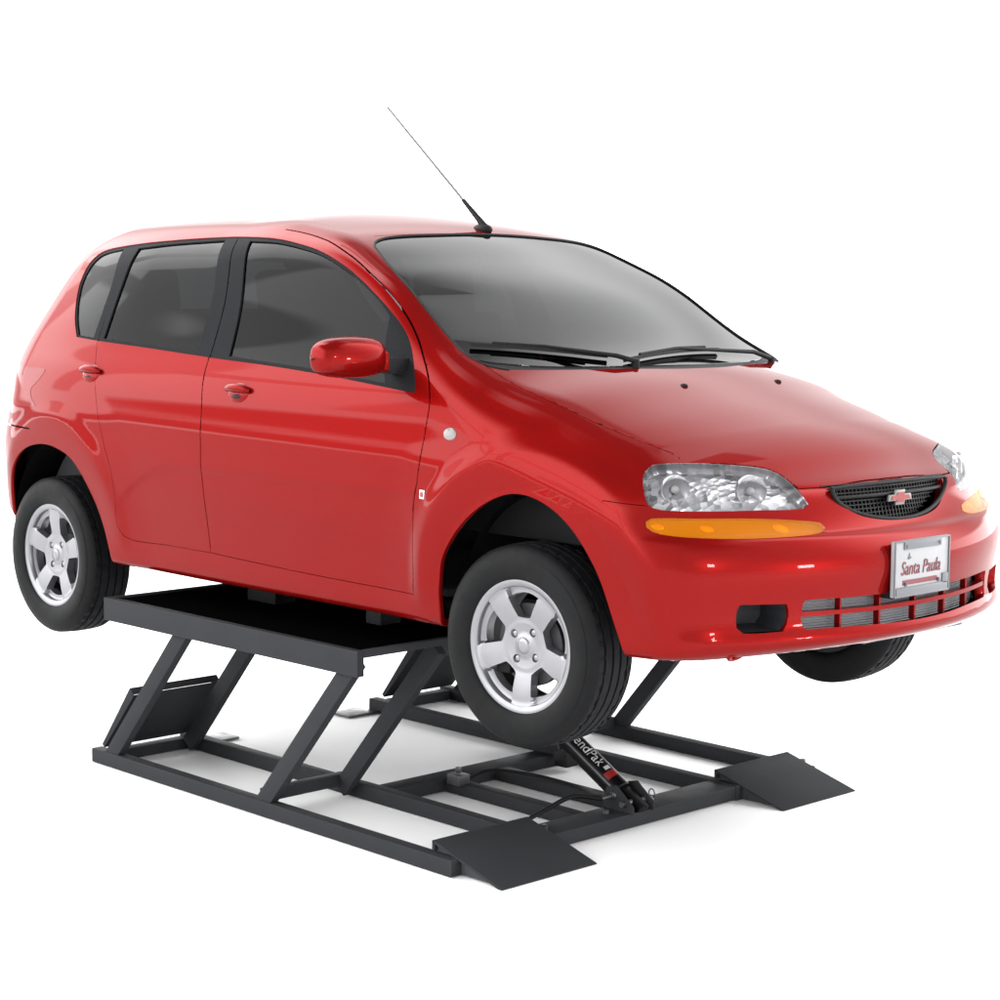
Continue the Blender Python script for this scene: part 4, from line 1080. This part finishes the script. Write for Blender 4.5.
# aerial at the front edge of the roof
b = MB(); b.ball((1.50, 0, 1.884), 1, (.045, .022, .02), 18); AN = car_part('antenna', b, MATS['plastic'], None, smooth=60)
base = Vector((1.515, 0, 1.892)); tip = Vector((1.012, 0, 2.315))
b = MB(); b.tube([base, base + (tip - base) * .22], [.012, .007], 12); car_part('antenna_base', b, MATS['rubber'], AN, smooth=60)
b = MB(); b.tube([base + (tip - base) * .22, tip], [.0050, .0042], 8); b.ball(tip, .005, (1, 1, 1), 10); car_part('antenna_mast', b, MATS['mast'], AN, smooth=60)

# ------------------------------------------------------------------ the lift
LIFT = thing('car_lift', 'dark charcoal mid-rise frame lift with flat drive-over ramps, on the white floor under the car', 'car lift', (1.3, 0, 0))
LIFT_OFF = Vector((1.3, 0, 0))
def lift_part(name, mb, material, parent=None, **kw):
    o = mb.build(name, material, None, **kw); o.parent = parent or LIFT
    if o.parent is LIFT: o.matrix_parent_inverse = Matrix.Translation(-LIFT_OFF)
    return o
ST = MATS['steel']
H = .052
RAIL = (-.838, -.462, .448, .828)
for y in RAIL:
    b = MB(); b.span((.405, y - .022, .002), (2.30, y + .022, H)); lift_part('base_rail', b, ST, bevel=.004)
b = MB(); b.span((2.175, -.815, .004), (2.295, .806, H - .003)); lift_part('cross_bar', b, ST, bevel=.004)
b = MB(); b.span((1.475, -.439, .004), (1.565, .425, H - .004)); lift_part('cross_bar', b, MATS['steel'], bevel=.004)
for y0, y1 in ((-.816, -.484), (.470, .806)):
    b = MB(); b.span((.425, y0, .004), (.475, y1, H - .008)); lift_part('cross_bar', b, ST, bevel=.004)
for y in (-.19, .045):
    b = MB(); b.span((1.566, y - .026, .004), (2.174, y + .026, H - .006)); lift_part('centre_bar', b, ST, bevel=.004)
for y0, y1 in ((-.44, -.26), (.27, .425)):
    b = MB(); b.span((.36, y0, .003), (.47, y1, .012)); lift_part('foot_plate', b, MATS['bare'], bevel=.002)
# legs: two parallel pairs on each side
def leg(p0, p1, y, w=.060, t=.034):
    b = MB(); p0 = Vector((p0[0], y, p0[1])); p1 = Vector((p1[0], y, p1[1]))
    b.bar(p0, p1, t, w, Vector((p1 - p0).cross(Vector((0, 1, 0)))))
    o = lift_part('leg', b, ST, bevel=.004)
    return o
for y in (-.838, -.508, .496, .828):
    leg((.505, .030), (.985, .572), y); leg((1.380, .030), (1.852, .572), y)
for y0, y1 in ((-.825, -.488), (.475, .815)):
    b = MB(); b.span((1.345, y0, .040), (1.385, y1, .080)); lift_part('torque_bar', b, ST, bevel=.004)
    # folded rear stop plate leaning along the rear legs
    b = MB(); d = Vector((.48, 0, .542)).normalized(); n = Vector((-d.z, 0, d.x))
    o0 = Vector((.475, 0, .050)) + n * .022
    q0 = o0; q1 = o0 + d * .285
    b.prism([(q0.x, y0 - .02, q0.z), (q1.x, y0 - .02, q1.z), (q1.x, y1 + .01, q1.z), (q0.x, y1 + .01, q0.z)], n * -.006)
    for yy in (y0 - .02, y1 + .004):
        b.prism([(q0.x, yy, q0.z), (q1.x, yy, q1.z), (q1.x - n.x * -.028, yy, q1.z + n.z * .028), (q0.x + n.x * .010, yy, q0.z + n.z * .010)], (0, .006, 0))
    b.prism([(q1.x, y0 - .02, q1.z), (q1.x + n.x * .028, y0 - .02, q1.z + n.z * .028), (q1.x + n.x * .028, y1 + .01, q1.z + n.z * .028), (q1.x, y1 + .01, q1.z)], d * .005)
    lift_part('stop_plate', b, ST, bevel=.0015)
# deck: sheet with turned-down flanges, dark inside
ZT = .606
b = MB(); b.span((.510, -.835, ZT - .022), (1.865, .835, ZT - .008)); DECK = lift_part('deck', b, MATS['deck'])
for s in (-1, 1):
    b = MB(); b.span((.505, s * .838, ZT - .080), (1.885 if s < 0 else 1.78, s * .866, ZT)); lift_part('deck_flange', b, ST, DECK, bevel=.003)
b = MB(); b.span((1.862, -.837, ZT - .024), (1.885, .78, ZT - .001)); lift_part('deck_edge', b, ST, DECK, bevel=.003)
b = MB(); b.span((.505, -.837, ZT - .024), (.525, .837, ZT - .001)); lift_part('deck_edge', b, ST, DECK, bevel=.003)
for x, y in ((1.52, -.45), (.92, -.45), (1.52, .45), (.92, .45)):
    b = MB(); b.box((x, y, ZT + .055), (.075 if x > 1.2 else .16, .09, .124)); lift_part('lift_pad', b, MATS['pocket'] if x > 1.2 else MATS['rubber'], DECK, bevel=.006)
# drive-over ramps
for y0 in (-.8326, .4424):
    y1 = y0 + .390
    b = MB(); top = Vector((2.19, 0, .086)); end = Vector((2.484, 0, .004)); n = Vector((.082, 0, .294)).normalized()
    b.prism([(top.x, y0, top.z), (end.x, y0, end.z), (end.x, y1, end.z), (top.x, y1, top.z)], n * -.008)
    b.prism([(top.x - .003, y0, top.z - .001), (top.x + .008, y0, top.z - .001), (top.x + .008, y0, .055), (top.x - .003, y0, .055)], (0, .39, 0))
    RP = lift_part('ramp', b, ST, bevel=.0015)
    for yy in (y0 + .012, y1 - .020):
        b = MB(); b.prism([(2.20, yy, .075), (2.20, yy, .006), (2.43, yy, .006), (2.43, yy, .012)], (0, .008, 0)); lift_part('ramp_gusset', b, ST, RP)
    b = MB(); b.lathe([(-.002, .010), (.012, .010), (.014, .006), (.014, .0005)], 12, axis='z', c=(2.235, y1 + .03, .05)); lift_part('bolt', b, MATS['bare'], RP, smooth=40)
# hydraulic cylinder from the front cross bar up to the deck
c0, c1 = Vector((2.302, -.032, .036)), Vector((1.50, -.032, .483))
ax = (c1 - c0).normalized(); sd = Vector((0, 1, 0)); nr = ax.cross(sd).normalized()
if nr.z < 0: nr = -nr
CR = .0375
def on_cyl(t, ang, r=CR):
    """ang 0 on top, negative towards the near side"""
    return c0 + ax * t + (nr * math.cos(ang) + sd * math.sin(ang)) * r
def seg(t0, t1, r, name, material, parent=None, b=None):
    m_ = MB(); m_.tube([c0 + ax * t0, c0 + ax * (t0 + .003), c0 + ax * (t1 - .003), c0 + ax * t1], [r - .003, r, r, r - .003], 36)
    return lift_part(name, m_, material, parent, smooth=40)
CYL = seg(.115, .62, CR, 'hydraulic_cylinder', MATS['cyl'])
seg(.62, .86, .019, 'piston_rod', MATS['chrome'], CYL)
b = MB(); b.bar(c0 + ax * .012, c0 + ax * .118, .050, .052, nr); lift_part('cylinder_foot', b, MATS['cyl'], CYL, bevel=.010)
b = MB()
pts_ = [[on_cyl(t, a, CR + .0010) for a in np.linspace(-1.0, .35, 14)] for t in (.158, .186)]
for k in range(13): b.poly([pts_[0][k], pts_[0][k + 1], pts_[1][k + 1], pts_[1][k]])
bmesh.ops.remove_doubles(b.bm, verts=b.bm.verts, dist=1e-5); lift_part('red_band', b, MATS['red_label'], CYL)
b = MB()
a0, a1 = -.55, .35
pts_ = [[on_cyl(t, a, CR + .0012) for a in np.linspace(-.55, .0, 8)] for t in (.192, .207)]
for k in range(7): b.poly([pts_[0][k], pts_[0][k + 1], pts_[1][k + 1], pts_[1][k]])
lift_part('white_mark', b, MATS['white'], CYL)
me = text_mesh('BendPak', .046, 1.0, 0., 0.)
for v in me.vertices:
    p = on_cyl(.298 - v.co.x, v.co.y / CR - .42, CR + .0032 + v.co.z); v.co = p
o = link_mesh('lettering', me, MATS['white'], CYL)
b = MB(); b.tube([on_cyl(.085, -1.15, CR + .006), on_cyl(.13, -1.15, CR + .006), on_cyl(.52, -1.15, CR + .006), on_cyl(.56, -1.15, CR)], .0062, 10); lift_part('hard_line', b, MATS['bare'], CYL, smooth=60)
b = MB(); p = on_cyl(.105, -1.4, CR + .012); b.ball(p, .015, (1, 1, 1), 16); b.tube([p, p + Vector((-.005, -.055, -.004))], .009, 12); lift_part('hose_fitting', b, MATS['bare'], CYL, smooth=60)
h0 = p + Vector((-.005, -.055, -.004))
b = MB(); b.tube(spline([tuple(h0), (2.15, -.20, .098), (2.13, -.30, .070), (2.14, -.40, .050), (2.22, -.50, .03)], .015), .0075, 10); lift_part('hydraulic_hose', b, MATS['rubber'], CYL, smooth=60)
for yy in (-.087, .010):
    b = MB(); b.prism([(2.17, yy, .045), (2.300, yy, .045), (2.300, yy, .070), (2.225, yy, .128), (2.185, yy, .118)], (0, .008, 0)); lift_part('cylinder_bracket', b, ST, bevel=.0015)
b = MB(); b.tube([(2.262, -.10, .075), (2.262, .04, .075)], .010, 14); b.tube([Vector((2.262, .044, .088)) + Vector((.012 * math.cos(t), .0, .014 * math.sin(t))) for t in np.linspace(0, 2 * math.pi, 18)[:-1]], .002, 6, closed=True); lift_part('pivot_pin', b, MATS['bare'], smooth=50)
for x, y in ((2.235, -.14), (2.235, .07)):
    b = MB(); b.lathe([(.0, .011), (.012, .011), (.014, .008), (.014, .0005)], 6, axis='z', c=(x, y, H - .004)); lift_part('bolt', b, MATS['bare'])
b = MB(); b.tube([(1.50, -.20, .482), (1.50, .14, .482)], .030, 16); lift_part('lift_tube', b, ST, smooth=50)
# pivot block with pins where the far inner leg meets the middle bar
for yy in (.30, .375):
    b = MB(); b.prism([(1.43, yy, .046), (1.60, yy, .046), (1.585, yy, .085), (1.53, yy, .125), (1.47, yy, .125), (1.43, yy, .09)], (0, .010, 0)); lift_part('pivot_plate', b, ST, bevel=.0015)
b = MB(); b.tube([(1.515, .28, .09), (1.515, .41, .09)], .013, 14); lift_part('pivot_pin', b, MATS['bare'], smooth=50)
b = MB(); b.span((1.60, .27, .02), (1.66, .33, .075)); lift_part('stop_block', b, MATS['rubber'], bevel=.006)
b = MB(); b.tube(spline([(1.64, -.19, .052), (1.66, -.10, .075), (1.80, -.02, .07), (1.98, .0, .062), (2.12, -.06, .075), (2.19, -.085, .09)], .02), .006, 10); lift_part('return_hose', b, MATS['rubber'], smooth=60)
b = MB(); b.box((1.63, -.215, .06), (.06, .05, .035)); b.tube([(1.63, -.215, .08), (1.63, -.215, .10)], .010, 12); lift_part('valve_block', b, MATS['bare'], bevel=.003)
b = MB(); b.prism([(1.29, .425, .05), (1.43, .425, .05), (1.43, .425, .11), (1.36, .425, .145), (1.29, .425, .11)], (0, .008, 0)); lift_part('leg_bracket', b, ST, bevel=.0015)
